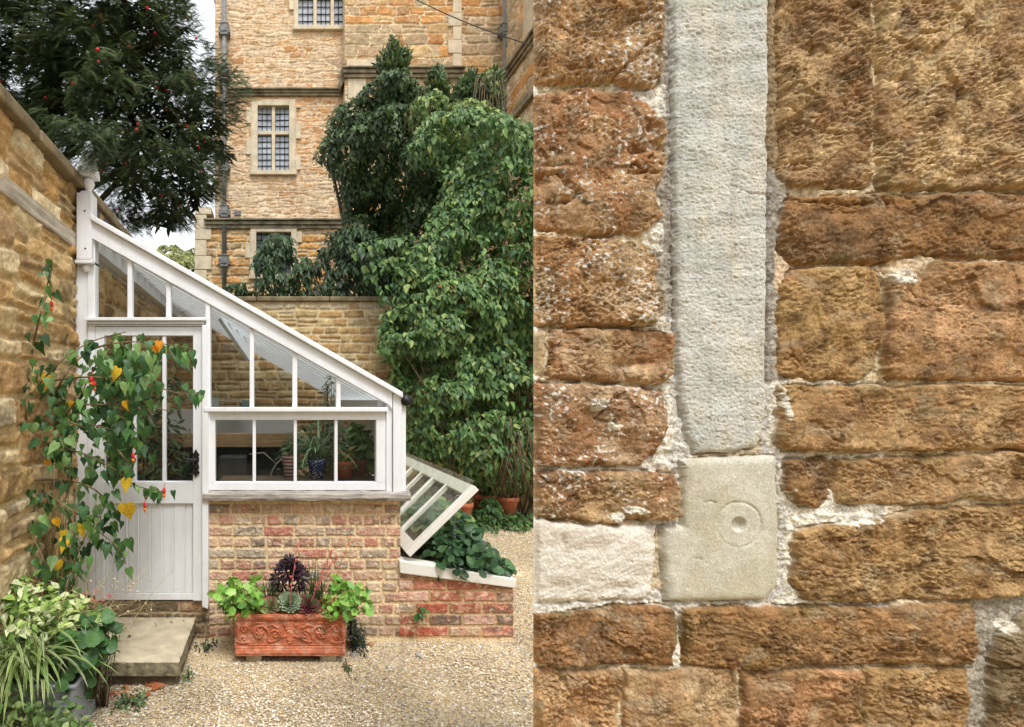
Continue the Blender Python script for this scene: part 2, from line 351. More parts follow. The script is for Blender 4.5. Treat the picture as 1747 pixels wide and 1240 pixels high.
# ================================================================== NEAR STONE WALL (right half of the picture)
NY, NS = 1.0, 900.0
def nearwall():
    S = []        # (polygon in drawing units, base colour, second colour, kind)
    o1, o2, o3 = (164, 122, 80), (148, 106, 66), (184, 150, 108)
    b1, b2, b3 = (160, 124, 82), (138, 104, 68), (186, 154, 110)
    def st(poly, c, c2, kind='r'): S.append((np.array(poly, float), s2l(c), s2l(c2), kind))
    st([(880,-70),(1125,-70),(1126,60),(1122,153),(1055,150),(1040,140),(1000,146),(880,145)], (176,134,84), o3)
    st([(880,172),(918,168),(942,157),(984,155),(1074,158),(1094,182),(1122,216),(1128,250),(1134,278),(1122,304),(1110,330),(1119,343),(1124,370),(1106,388),(1084,400),(1006,400),(939,393),(880,390)], (160,112,68), (180,142,98))
    st([(880,404),(960,404),(1040,408),(1090,420),(1110,432),(1121,448),(1116,472),(1126,500),(1122,540),(1112,553),(1000,557),(880,558)], (172,128,80), (194,162,120))
    st([(938,563),(1040,561),(1140,566),(1145,600),(1141,640),(1117,654),(1030,650),(930,642)], (160,112,66), (186,150,108))
    st([(880,566),(932,564),(925,642),(880,640)], (202,180,142), (186,160,120), 'p')
    st([(880,650),(1030,657),(1120,664),(1130,692),(1128,742),(1114,770),(1085,794),(1010,796),(880,795)], (156,112,72), (184,152,116))
    st([(880,806),(960,804),(1080,805),(1148,808),(1156,830),(1151,876),(1125,889),(1080,882),(1030,896),(990,888),(880,878)], (152,112,74), (182,148,102))
    st([(880,892),(930,884),(985,895),(1050,894),(1117,894),(1116,960),(1104,1020),(1010,1024),(880,1026)], (228,220,206), (214,202,186), 'p')
    st([(1157,783),(1240,779),(1317,777),(1321,860),(1322,990),(1316,1004),(1298,1021),(1200,1023),(1131,1024),(1127,960),(1123,896),(1160,896),(1158,840)], (218,212,194), (206,198,172), 'c')
    st([(1142,-70),(1306,-70),(1307,200),(1303,500),(1302,700),(1298,742),(1284,764),(1240,772),(1180,775),(1166,740),(1157,690),(1150,600),(1147,420),(1143,200)], (214,212,202), (200,200,190), 's')
    st([(1326,-70),(1476,-70),(1480,180),(1482,320),(1400,321),(1344,320),(1328,296),(1325,120)], b1, (188,154,104))
    st([(1489,-70),(1800,-70),(1800,322),(1600,325),(1493,324)], (206,172,120), (166,130,86))
    st([(1342,336),(1500,333),(1800,330),(1800,448),(1600,440),(1565,436),(1500,453),(1350,450),(1327,428),(1325,390),(1334,350)], (152,110,62), b2)
    st([(1347,458),(1450,456),(1500,462),(1500,520),(1494,600),(1488,634),(1450,648),(1370,648),(1327,640),(1325,560),(1329,500)], (182,146,90), (164,122,72))
    st([(1507,466),(1560,478),(1592,446),(1660,450),(1800,452),(1800,649),(1640,650),(1512,646),(1498,634),(1506,540)], (172,130,84), (188,144,98))
    st([(1322,664),(1340,656),(1500,656),(1800,660),(1800,764),(1560,767),(1460,769),(1335,768),(1317,740)], (162,122,74), (178,142,92))
    st([(1332,786),(1402,778),(1415,790),(1414,850),(1396,867),(1352,861),(1330,830)], (158,118,70), b2)
    st([(1420,782),(1600,776),(1800,766),(1800,850),(1700,856),(1640,848),(1560,860),(1428,857),(1417,830)], (170,132,84), (188,152,106))
    st([(1350,901),(1400,896),(1500,884),(1560,868),(1680,862),(1800,858),(1800,1008),(1690,1014),(1640,1020),(1450,1026),(1372,1022),(1348,990)], (178,142,90), (160,122,74))
    st([(880,1044),(1000,1040),(1060,1032),(1138,1034),(1142,1060),(1140,1128),(1050,1133),(960,1130),(880,1124)], (160,116,68), (142,104,62))
    st([(1160,1036),(1250,1034),(1450,1032),(1648,1025),(1654,1050),(1646,1128),(1500,1132),(1380,1128),(1280,1138),(1162,1134)], (164,122,74), (148,112,66))
    st([(880,1136),(960,1140),(1057,1143),(1050,1200),(1052,1262),(880,1262)], (184,136,84), (194,152,100))
    st([(1066,1143),(1170,1140),(1250,1138),(1254,1200),(1256,1262),(1058,1262)], (188,156,112), (170,130,86))
    st([(1262,1145),(1380,1136),(1460,1140),(1464,1200),(1462,1262),(1264,1262)], (158,118,74), (184,134,88))
    st([(1470,1136),(1560,1138),(1638,1133),(1643,1180),(1646,1262),(1468,1262)], (180,142,90), (166,128,78))
    st([(1692,1082),(1740,1046),(1800,1040),(1800,1262),(1668,1262),(1682,1160)], (122,102,72), (138,114,80))
    # plain courses outside the photograph
    r = random.Random(8)
    y = 1272
    while y < 2130:
        hgt = r.uniform(85, 125); x = 870
        while x < 2000:
            wd = r.uniform(150, 330); st([(x+4,y),(x+wd-5,y+r.uniform(-3,3)),(x+wd-4,y+hgt-8),(x+4,y+hgt-8)], r.choice([o1,b1,b3,o3]), r.choice([b2,o3])); x += wd
        y += hgt
    y = -78
    while y > -250:
        hgt = r.uniform(85, 125); x = 870
        while x < 2000:
            wd = r.uniform(150, 330)
            if not 960 < x+wd < 1140+330: pass
            st([(x+4,y-hgt+8),(x+wd-5,y-hgt+8),(x+wd-4,y),(x+4,y)], r.choice([o1,b1,b3,o3]), r.choice([b2,o3])); x += wd
        y -= hgt
    X = np.concatenate([lin(908, 1760, 1.55), lin(1770, 2000, 10)]); Yp = np.concatenate([lin(-140, -10, 5), lin(-8, 1250, 1.55), lin(1256, 2124, 7)])
    x, y = [a.ravel() for a in np.meshgrid(X, Yp)]
    wx = x+4.5*fbm(x/46, y/46, 101, 3)+1.8*fbm(x/9, y/9, 103, 2); wy = y+3.5*fbm(x/46, y/46, 107, 3)+1.6*fbm(x/9, y/9, 109, 2)
    best = np.full(len(x), -1e3); sid = np.zeros(len(x), int)
    for i, (p, c, c2, kd) in enumerate(S):
        mg_ = 26; m = np.where((x > p[:, 0].min()-mg_) & (x < p[:, 0].max()+mg_) & (y > p[:, 1].min()-mg_) & (y < p[:, 1].max()+mg_))[0]
        if len(m) == 0: continue
        if kd in 'sc': qx = x[m]+1.6*fbm(x[m]/30, y[m]/30, 5, 3); qy = y[m]+1.6*fbm(x[m]/30, y[m]/30, 6, 3)
        else: qx, qy = wx[m], wy[m]
        dm = np.full(len(m), 1e9); ins = np.zeros(len(m), bool)
        for (ax, ay), (bx, by) in zip(p, np.roll(p, -1, 0)):
            ex, ey = bx-ax, by-ay; t = np.clip(((qx-ax)*ex+(qy-ay)*ey)/(ex*ex+ey*ey+1e-9), 0, 1)
            dm = np.minimum(dm, np.hypot(qx-ax-t*ex, qy-ay-t*ey)); cr = ((ay > qy) != (by > qy)) & (qx < ex*(qy-ay)/(ey+(1e-9 if ey == 0 else 0))+ax); ins ^= cr
        sd = np.where(ins, dm, -dm); up = sd > best[m]; best[m[up]] = sd[up]; sid[m[up]] = i
    sd = best; kind = np.array([ord(s_[3]) for s_ in S])[sid]
    isR = kind == ord('r'); isS = kind == ord('s'); isC = kind == ord('c'); isP = kind == ord('p')
    sd = sd+np.where(isR, np.where(x > 1310, .9, 1.6), np.where(isC, 1.0, 0)); inside = sst(-.8, 1.6, sd)
    # --- relief (drawing units; 1 unit = 1/600 m)
    rot = lambda a: (x*math.cos(a)+y*math.sin(a), -x*math.sin(a)+y*math.cos(a))
    ta = -.62+1.3*(hsh(sid, 3, 9)-.5); rx = x*np.cos(ta)+y*np.sin(ta); ry = -x*np.sin(ta)+y*np.cos(ta); ph = sid*13.7
    broad = fbm(rx/150+ph, ry/80, 201, 3); mid = ridge(rx/60+ph, ry/26, 203, 4); fine = ridge(rx/17+ph, ry/11, 207, 4); tiny = fbm(x/4.5, y/4.5, 211, 3, .6)
    side = np.where(x > 1320, 1.0, 1.0)
    pk = sst(.32, .75, pn(wx/15+ph, wy/12, 215))+.7*sst(.35, .7, pn(wx/7+ph, wy/6, 217))
    hr = 13*(1-np.exp(-np.maximum(sd, 0)/6))+8*fbm(rx/120+ph, ry/85, 201, 3)+6.0*fbm(rx/46+ph, ry/30, 203, 5, .62)+1.5*ridge(rx/26, ry/13, 205, 3)+2.9*ridge(rx/11, ry/7.5, 207, 3)+2.2*fbm(x/6, y/5.2, 211, 2, .7)-6.0*pk
    hs_ = 9*(1-np.exp(-np.maximum(sd, 0)/4))+.8*ridge(x/24, y/7, 221, 4)+1.9*fbm(x/6.5, y/4.2, 223, 3, .7)-2.2*sst(.4, .8, pn(x/8, y/5, 227))+1.4*fbm(x/80, y/30, 225, 3)
    hc = 12*(1-np.exp(-np.maximum(sd, 0)/4))+.8*fbm(x/40, y/40, 231, 4)+.28*fbm(x/4, y/4, 233, 3)
    hp = 9*(1-np.exp(-np.maximum(sd, 0)/6))+3*fbm(rx/70, ry/40, 241, 4)+.7*ridge(rx/14, ry/9, 243, 3)+.5*tiny
    hm = 1.5+2.4*fbm(x/14, y/14, 251, 4, .6)+.9*tiny
    fx = rx+7*fbm(rx/22, ry/22, 401, 3); fy = ry+6*fbm(rx/22, ry/22, 403, 3); amp = (.5+.9*sst(-.4, .5, fbm(x/75+ph, y/60, 405, 3)))*(.6+.75*hsh(sid, 4, 12)); bed = (hsh(sid, 6, 14) > .62)*1.0
    hr = 12*(1-np.exp(-np.maximum(sd, 0)/2.8))+10*fbm(rx/150+ph, ry/105, 201, 3)+bed*1.2*ridge(x/150+ph, y/13+.6*fbm(x/60, y/60, 419, 2), 417, 2)+6*facet(fx/78+ph, fy/56, 411)+amp*2.2*facet(fx/26+ph, fy/22, 413)+amp*(.9*facet(fx/12, fy/10, 415)+2.2*fbm(x/7+.3*y/7, y/6.3, 211, 3, .8))-3.6*pk*amp
    hs_ = 9*(1-np.exp(-np.maximum(sd, 0)/3))+.95*fbm(x/5.5, y/4.2, 223, 3, .8)-1.7*sst(.42, .8, pn(x/9, y/5.5, 227))-1.6*sst(.5, .9, pn(x/46, y/4, 229))+1.6*fbm(x/90, y/40, 225, 3)+.9*facet(x/40+.4*pn(x/9, y/9, 1), y/17+.4*pn(x/9, y/9, 2), 233)
    h = np.where(isR, hr, np.where(isS, hs_, np.where(isC, hc, hp)))*inside+hm*(1-inside)
    h -= 6.5*np.exp(-((sd+.6)/1.7)**2)*sst(-.25, .35, fbm(x/34, y/34, 407, 3))
    # carved compass ring and drilled hole
    rr = np.hypot(x-1251, y-892); ang = np.arctan2(y-892, x-1251)
    gro = np.exp(-((rr-37.5)/2.0)**2)*np.where(ang < 1.3, 1, .35)
    h -= isC*(2.4*gro*(.6+.4*sst(-.3, .3, fbm(x/20, y/20, 77, 2)))+9*(1-sst(8.5, 13.5, rr))+1.4*np.exp(-((rr-22)/12)**2)*0.6)
    h -= isC*2.2*np.exp(-((np.hypot(x-1203, (y-857)*2)-8)/3.0)**2)*(y < 858)
    # pits, cracks and chips seen in the photograph
    for (px, py, sx, sy, dp) in [(1083,262,15,9,14),(1118,256,12,9,16),(1105,225,10,16,9),(925,295,26,14,-6),(915,312,22,9,12),(945,285,26,5,9),(975,163,10,6,10),(940,178,7,6,8),(1075,622,30,8,12),(1020,700,34,14,6),(1060,1000,20,8,4),
                             (957,925,5,13,4),(1365,52,12,40,9),(1370,190,18,12,9),(1350,290,22,10,7),(1525,140,22,10,9),(1640,55,8,6,3),(1035,872,26,8,6),(1075,885,24,6,8),(1000,793,44,6,9),(1660,300,40,10,6),(1440,900,40,14,-4),(1700,1120,16,30,4)]:
        h -= dp*np.exp(-((wx-px)/sx)**2-((wy-py)/sy)**2)
    def crack(pts, dp, wd):
        nonlocal h
        for (ax, ay), (bx, by) in zip(pts, pts[1:]):
            m = np.where((x > min(ax, bx)-20) & (x < max(ax, bx)+20) & (y > min(ay, by)-20) & (y < max(ay, by)+20))[0]
            ex, ey = bx-ax, by-ay; qx = wx[m]+2.2*fbm(x[m]/7, y[m]/7, 61, 2); qy = wy[m]+2.2*fbm(x[m]/7, y[m]/7, 62, 2)
            t = np.clip(((qx-ax)*ex+(qy-ay)*ey)/(ex*ex+ey*ey+1e-9), 0, 1); dd = np.hypot(qx-ax-t*ex, qy-ay-t*ey)
            h[m] = np.minimum(h[m], h[m]-dp*np.exp(-(dd/wd)**2))
    crack([(1036,140),(1060,118),(1085,95),(1098,80),(1120,76)], 7, 3.4)
    crack([(1010,715),(1030,690),(1052,672)], 6, 2.6); crack([(1008,715),(1040,720),(1060,740)], 3, 2)
    crack([(916,305),(950,300),(965,322),(980,332),(960,345),(930,345)], 8, 4); crack([(1063,300),(1090,298),(1110,300)], 7, 3)
    crack([(1390,60),(1384,90),(1370,120)], 8, 5); crack([(1326,180),(1360,215),(1400,230),(1410,210)], 5, 3)
    crack([(1340,345),(1400,348),(1470,352)], 5, 3); crack([(1485,345),(1502,355),(1490,372)], 4, 2.2); crack([(1480,395),(1460,420)], 4, 3)
    crack([(1630,455),(1632,522),(1570,524),(1567,470)], 3.2, 2); crack([(1636,515),(1622,520)], 4, 2); crack([(1533,497),(1555,511)], 4, 1.8)
    crack([(1448,664),(1460,700)], 3, 1.8); crack([(1558,664),(1563,765)], 2.2, 2); crack([(1460,781),(1500,795),(1518,815)], 4, 2)
    crack([(1600,948),(1560,944)], 3, 2); crack([(1370,950),(1420,966)], 3, 2); crack([(1390,1012),(1420,1018),(1432,1005)], 4, 2)
    crack([(1166,952),(1186,951),(1200,957)], .8, 1.4); crack([(1060,1010),(1035,1060),(1012,1110)], 5, 4); crack([(1100,1010),(1108,1040),(1104,1080)], 4, 3)
    crack([(1078,560),(1080,540)], 4, 2); crack([(1062,1143),(1058,1200)], 5, 2); crack([(1240,318),(1270,330),(1302,338)], 2.4, 1.5); crack([(1168,395),(1164,430)], 2, 2); crack([(1215,275),(1228,262)], 2, 1.6); crack([(1146,420),(1147,560),(1152,640),(1160,720)], 6, 1.8); crack([(1306,0),(1305,300),(1303,640)], 6, 2)
    crack([(1145,20),(1143,200),(1147,400)], 4, 1.6)
    # vertical tooling grooves on the block of the upper right stone, combed down
    m = (x > 1600) & (x < 1700) & (y > 40) & (y < 200); h -= m*1.6*(ridge(rot(.3)[0]/9, rot(.3)[1]/60, 88, 2) > .9)
    # tapering smear of mortar
    # --- albedo
    cA = np.array([s_[1] for s_ in S])[sid]; cB = np.array([s_[2] for s_ in S])[sid]
    t = sst(-.35, .55, fbm(rx/110+ph, ry/85, 301, 4)+.12*fbm(x/14, y/14, 303, 3))[:, None]; c = cA*(1-t)+cB*t
    rust = sst(.35, .9, fbm(x/60, y/60, 305, 4))[:, None]*(isR*1.0)[:, None]; c = c*(1-.5*rust)+s2l((174, 122, 70))*.5*rust
    grey = sst(.2, .75, fbm(x/50+9, y/38, 307, 4))[:, None]*(isR*1.0)[:, None]; c = c*(1-.5*grey)+s2l((170, 152, 120))*.5*grey
    dk = sst(.1, .6, fbm(x/38, y/30, 309, 4))[:, None]*(isR*1.0)[:, None]; c = c*(1-.5*dk)+s2l((104, 76, 48))*.5*dk
    ye = sst(0, .7, fbm(x/70, y/90, 311, 3))[:, None]*((isS | isC)*1.0)[:, None]; c = c*(1-.45*ye)+s2l((214, 210, 190))*.45*ye
    lum = (c@np.array([.3, .55, .15]))[:, None]; ds = np.where(isR, .15, 0)[:, None]; c = c*(1-ds)+lum*ds
    run = (isS*sst(.1, .6, fbm(x/26, y/230, 371, 4)))[:, None]; c = c*(1-.35*run)+s2l((170, 166, 150))*.35*run; wr = (isS*sst(.05, .5, fbm(x/60+7, y/110, 373, 4)))[:, None]; c = c*(1-.4*wr)+s2l((226, 216, 192))*.4*wr
    moss = (isR*sst(.1, .8, fbm(x/70, y/70, 313, 3))*sst(22, 4, sd))[:, None]; c = c*(1-.45*moss)+s2l((112, 104, 62))*.45*moss
    # lichen spots, most of them on the stones left of the dressed strip
    zone = np.where(x < 1130, 1.0, .0)*np.where((y < 560) | (y > 640), 1, .3)*np.where(y > 900, .15, 1)
    li = sst(.53, .66, fbm(x/8.5, y/7.5, 321, 3)+.5*fbm(x/70, y/70, 323, 2)+.0*x)*zone*(isR | (inside < .5)); li = li[:, None]
    c = c*(1-.9*li)+s2l((220, 214, 206))*.9*li
    # joints: grey cement beside the strip, white lime elsewhere, thin buff joints to the right
    mo = np.tile(s2l((206, 188, 158)), (len(x), 1))
    cem = (((x > 1108) & (x < 1150) & (y < 545)) | ((x > 1298) & (x < 1345) & (y < 655)) | ((x > 1640) & (y > 1015)))
    mo[cem] = s2l((166, 158, 146))
    mo[(x > 1296) & (x < 1345) & (y < 290)] = s2l((160, 138, 108))
    lime = (((x > 1100) & (x < 1180) & (y > 545) & (y < 905)) | ((x < 1170) & (y > 780) & (y < 830)) | ((x > 1296) & (x < 1512) & (y > 650) & (y < 1040)) | ((x < 1330) & (y > 1005) & (y < 1050)) | ((x > 1140) & (x < 1160) & (y > 1030) & (y < 1140)) | ((x > 1040) & (x < 1135) & (y > 145) & (y < 200)) | ((x > 1095) & (x < 1130) & (y > 380) & (y < 430)))
    mo[lime] = s2l((222, 216, 204)); mo[(x > 1320) & (y > 430) & (y < 500)] = s2l((214, 190, 162))
    mo[x < 917] = s2l((232, 228, 218))
    mo = mo*(1+.22*fbm(x/12, y/12, 331, 3))[:, None]
    q = sst(-.6, 1.2, sd)[:, None]; c = c*q+mo*(1-q)
    # smears of lime over the stone edges
    for (px, py, sx, sy) in [(1425,884,78,13),(1336,872,14,44),(1330,690,9,30),(1530,474,34,17),(1118,350,10,10),(1118,402,16,14),(1128,549,14,9),(1140,790,26,14),(1136,720,12,60),(1075,868,24,8),(1050,880,14,10),(1706,1064,17,11),(1010,690,26,14),(1040,725,12,9),(975,800,40,6),(1148,1120,9,18)]:
        g = sst(.45, .62, np.exp(-((wx-px)/sx)**2-((wy-py)/sy)**2)+.22*fbm(x/9, y/9, 341, 3))
        c = c*(1-.92*g[:, None])+s2l((226, 220, 208))*(1+.12*fbm(x/6, y/6, 343, 2))[:, None]*.92*g[:, None]; h += g*2.5+g*1.2*fbm(x/6, y/6, 345, 3)
    c *= np.where(isS, .84, np.where(isC, .82, np.where(isP, .93, np.where(x < 1140, 1.08, 1.08))))[:, None]*np.where(isR[:, None], np.array([[.93, .915, .865]]), 1)
    c *= np.clip(1+.16*fbm(x/3.2, y/3.2, 351, 2)+.1*fbm(x/1.9, y/1.9, 353, 1), .5, 1.6)[:, None]
    edge = sst(908, 918, x); h = h*edge+(1-edge)*4
    V = np.stack([(x-CX)/NS, NY-h/NS, EYE-(y-CY)/NS], 1)
    Fq = grid_faces(len(X), len(Yp)); kf = np.where(sd[Fq].mean(1) > -1.2, kind[Fq[:, 0]], 0); kf = np.where(sid[Fq[:, 0]] == 7, ord('q'), np.where(kf == ord('p'), 0, kf))
    root = thing('stone_wall', 'close brown ironstone wall end with a pale dressed stone strip running down it', 'wall', ((1400-CX)/NS, NY+.2, 0))
    for nm, ks, lb in (('rubble_masonry', (0, ord('r')), None), ('dressed_strip', (ord('s'),), 'tall pale grey dressed stone strip'), ('carved_block', (ord('c'),), 'pale block carved with a ring and a drilled hole'), ('ashlar_block', (ord('q'),), 'pale cream ashlar block')):
        f = Fq[np.isin(kf, ks)]; used, inv = np.unique(f.ravel(), return_inverse=True)
        add(nm, fastmesh(nm, V[used], [inv.reshape(-1, 4)], c[used]), M_near if nm == 'rubble_masonry' else M_near_smooth, root, label=lb)
    bk = MB(); x0, x1 = (908-CX)/NS, (2000-CX)/NS; zt = EYE-(-140-CY)/NS
    poly = [(x0, NY-.004), (x1, NY-.004), (x1, NY+.4), (x0+.24, NY+.4)]
    n4 = 4; bk.raw([(a, b_, z) for z in (0, zt) for a, b_ in poly], [(3,2,1,0), (4,5,6,7)]+[(i, (i+1) % 4, (i+1) % 4+4, i+4) for i in (1, 2, 3)])
    add('wall_core', bk.mesh('wall_core'), M_coping, root)
    cp = MB(); cp.raw([(a, b_, z) for z in (zt+.002, zt+.09) for a, b_ in [(x0, NY-.05), (x1, NY-.05), (x1, NY+.45), (x0+.27, NY+.45)]], [(3,2,1,0), (4,5,6,7)]+[(i, (i+1) % 4, (i+1) % 4+4, i+4) for i in range(4)])
    add('coping', cp.mesh('coping'), M_coping, root, .015)
nearwall()

# ================================================================== GARDEN WALLS
WX = -1.36
pal_l = [(200,172,124), (186,154,106), (208,186,144), (176,142,98), (192,160,110), (166,138,104), (214,196,158), (184,146,94)]
rows = make_rows(-.1, 3.2, .11, .2, 5)
U = lin(1.2, 7.0, .009); Vv = lin(0, 3.0, .009)
root = thing('garden_wall', 'tall rough golden stone wall with mossy coping at the left of the greenhouse', 'wall', (WX-.2, 3.5, 0))
add('masonry', masonry('masonry', U, Vv, lambda u, v, h: np.stack([WX+h, u, v], 1), lambda u, v: rubble(u, v, rows, .16, .42, 11, .03, .03, .25), pal_l, (196, 170, 124), .014, .022, .012, 31, 1.2,
    blotch=lambda u, v, c, s: c*(1-.5*sst(.2, .8, fbm(u*2.5, v*2.5, 9, 4)))[:, None]+.0), M_wall, root)
k = MB(); k.box(WX-.38, WX-.03, -3, 7.0, 0, 3.0); k.box(WX-.38, WX+.01, -3, 1.19, 0, 3.0); add('wall_core', k.mesh('wall_core'), M_coping, root)
k = MB()
y = -3.0; r = random.Random(3)
while y < 6.95:
    L = min(r.uniform(.5, .75), 7.0-y); k.box(WX-.43, WX+.07+r.uniform(-.01, .012), y+.004, y+L-.004, 3.002, 3.07+r.uniform(-.004, .006)); y += L
add('coping', k.mesh('coping'), M_coping, root, .012)
k = MB(); k.box(WX-.05, WX+.03, 1.0, 6.8, 2.60, 2.70); tb = add('timber_band', k.mesh('timber_band'), M_timber, root, .008)
# back wall
BY = 6.9; pal_b = [(188,162,116), (172,138,92), (198,176,136), (180,146,98), (160,128,86), (186,170,140), (168,140,100)]
rowsb = make_rows(-.1, 3.2, .085, .14, 15)
U = lin(-1.36, 4.2, .013); Vv = lin(0, 2.88, .011)
root = thing('garden_wall', 'long horizontal buff stone wall with flat coping behind the greenhouse', 'wall', (1.2, BY+.15, 0))
add('masonry', masonry('masonry', U, Vv, lambda u, v, h: np.stack([u, BY-h, v], 1), lambda u, v: rubble(u, v, rowsb, .13, .34, 21, .02, .012, .1), pal_b, (196, 176, 138), .016, .014, .008, 41, 1.2), M_wall, root)
k = MB(); k.box(-1.36, 6, BY+.002, BY+.33, 0, 2.88); add('wall_core', k.mesh('wall_core'), M_coping, root)
k = MB(); x = -1.2
while x < 6: L = r.uniform(.6, .95); k.box(x+.003, x+L-.003, BY-.06+r.uniform(-.006, .006), BY+.38, 2.882, 2.945); x += L
add('coping', k.mesh('coping'), M_coping, root, .014)
# ================================================================== HOUSE
HY, HS = 12.0, 75.0
def hx(px): return (px-CX)/HS
def hz(py): return EYE-(py-CY)/HS
def house():
    root = thing('manor_house', 'tall old golden ironstone manor house rising behind the garden wall', 'house', (2, HY+3, 2.4))
    pal_up = [(202,177,144), (206,185,157), (194,168,136), (188,157,120), (202,179,147), (202,178,148), (190,154,114)]
    pal_or = [(190,142,94), (198,152,106), (180,130,84), (202,166,124), (184,140,100), (196,170,138), (192,156,116)]
    rows = make_rows(2, 12.6, .075, .14, 51)
    def lay(u, v): return rubble(u, v, rows, .1, .38, 52, .07, .05, .35)
    wins = [(439, 494, 181, 292), (437, 497, 399, 470), (508, 626, -60, 45)]
    def hole(a, b):
        m = np.zeros(len(a), bool)
        for x0, x1, y0, y1 in wins: m |= (a > hx(x0)) & (a < hx(x1)) & (b < hz(y0)) & (b > hz(y1))
        return m
    def blotch(u, v, c, s):
        px = u*HS+CX; py = CY-(v-EYE)*HS
        orange = pick(s+77, pal_or, 5)*(.85+.3*hsh(s, 7, 1))[:, None]
        low = sst(140, 190, py)*sst(300, 255, py)+sst(370, 395, py)
        t = np.clip(low*.92+sst(.86, .9, hsh(s, 21, 3))*.8+sst(.2, .8, fbm(u*1.2, v*1.2, 4, 3))*.25, 0, 1)[:, None]
        return c*(1-t)+orange*t
    # main front
    U = lin(hx(367), hx(590), .016); Vv = lin(2.4, 12.4, .016)
    add('front_wall', masonry('front_wall', U, Vv, lambda u, v, h: np.stack([u, HY-h, v], 1), lay, pal_up, (208, 184, 152), .018, .010, .009, 61, .8, hole, blotch), M_house, root)
    # chimney breast, larger ironstone ashlar
    rows2 = make_rows(2, 12.6, .16, .28, 57); pal_c = [(192,142,90), (198,152,104), (182,130,82), (180,158,126), (172,152,122), (198,166,120), (188,162,130)]
    f2 = lambda u, v: rubble(u, v, rows2, .2, .6, 58, .05, .03, .15)
    U = lin(hx(585), hx(778), .018)
    add('chimney_breast', masonry('chimney_breast', U, Vv, lambda u, v, h: np.stack([u, HY-.32-h, v], 1), f2, pal_c, (214, 194, 158), .014, .014, .012, 63, .8), M_house, root)
    k = MB(); k.box(hx(585)+.002, hx(778)-.002, HY-.31, HY+.3, 2.4, 12.4); add('breast_core', k.mesh('breast_core'), M_pale, root)
    # recessed right part and the side wing that comes forward
    U = lin(hx(776), hx(857), .02)
    add('recessed_wall', masonry('recessed_wall', U, Vv, lambda u, v, h: np.stack([u, HY+.02-h, v], 1), f2, pal_c, (214, 196, 166), .02, .02, .014, 65, .8), M_house, root)
    U = lin(8, HY+.1, .022)
    add('wing_wall', masonry('wing_wall', U, Vv, lambda u, v, h: np.stack([hx(856)-h, u, v], 1), f2, pal_c+[(200,180,150)]*3, (214, 196, 166), .018, .016, .014, 67, .8), M_house, root)
    # lower projecting storey
    rows3 = make_rows(2, 6, .14, .24, 71)
    U = lin(hx(352), hx(640), .018); V2 = lin(2.4, hz(389), .016)
    add('lower_wall', masonry('lower_wall', U, V2, lambda u, v, h: np.stack([u, HY-.13-h, v], 1), lambda u, v: rubble(u, v, rows3, .2, .55, 72, .05, .03, .2), [(190,142,88), (178,150,112), (202,172,130), (168,140,110), (196,150,92)], (200, 182, 150), .02, .02, .018, 73, .8, hole), M_house, root)
    k = MB(); z = 2.4; i = 0
    while z < hz(360):
        hgt = .26+.1*((i*7) % 3)/2; k.box(hx(334), hx(354+(i % 2)*8), HY-.17-.006*(i % 2), HY+.4, z+.004, min(z+hgt, hz(357))-.004); z += hgt; i += 1
    add('corner_quoin', k.mesh('corner_quoin'), M_pale, root, .012)
    k = MB(); z = hz(131); i = 0      # long and short quoins of the chimney breast
    while z < 12.3:
        hgt = .3; k.box(hx(764-8*(i % 2)), hx(778)+.006, HY-.362-.005*(i % 2), HY-.2, z+.004, z+hgt-.004); z += hgt; i += 1
    add('breast_quoin', k.mesh('breast_quoin'), M_pale, root, .01)
    k = MB(); k.box(hx(588), hx(638), HY-.37, HY-.3, hz(134), hz(119)); k.box(hx(590), hx(620), HY-.362, HY-.3, hz(183), hz(150)); k.box(hx(585), hx(600), HY-.366, HY-.3, hz(215), hz(184))
    add('dressed_block', k.mesh('dressed_block'), M_pale, root, .012)
    # string courses: a moulded profile in two steps
    def course(k, x0, x1, py, yf, hgt=.15):
        z = hz(py); k.box(x0, x1, yf-.16, yf+.05, z-.04, z); k.box(x0+.02, x1-.02, yf-.11, yf+.05, z-hgt*.62, z-.047); k.box(x0+.04, x1-.04, yf-.07, yf+.05, z-hgt, z-hgt*.62-.002)
    k = MB(); course(k, hx(388), hx(583), 155, HY, .14); course(k, hx(580), hx(782), 135, HY-.34, .2)
    k.prism([(hx(578), hz(163)), (hx(586), hz(150)), (hx(586), hz(121)), (hx(580), hz(124)), (hx(576), hz(150))], HY-.3, HY)
    add('string_course', k.mesh('string_course'), M_string, root, .012)
    k = MB(); course(k, hx(350), hx(640), 379, HY-.13, .2); add('string_course', k.mesh('string_course'), M_string, root, .012)
    k = MB(); z = hz(140)
    for a, dz in ((.17, 0), (.12, -.07), (.07, -.14)): k.box(hx(856)-a, hx(856)+.1, 8, HY-.02-(.17-a)*.2, z-.065+dz, z+dz-.002)
    k.box(hx(856)-.12, hx(856)+.1, 8, 11.2, hz(222)-.16, hz(222)); add('wing_cornice', k.mesh('wing_cornice'), M_string, root, .012)
    k = MB(); k.box(hx(856)-.03, hx(856)+.2, 10.3, 10.9, hz(130), hz(20)); add('wing_window_jamb', k.mesh('wing_window_jamb'), M_pale, root, .01)
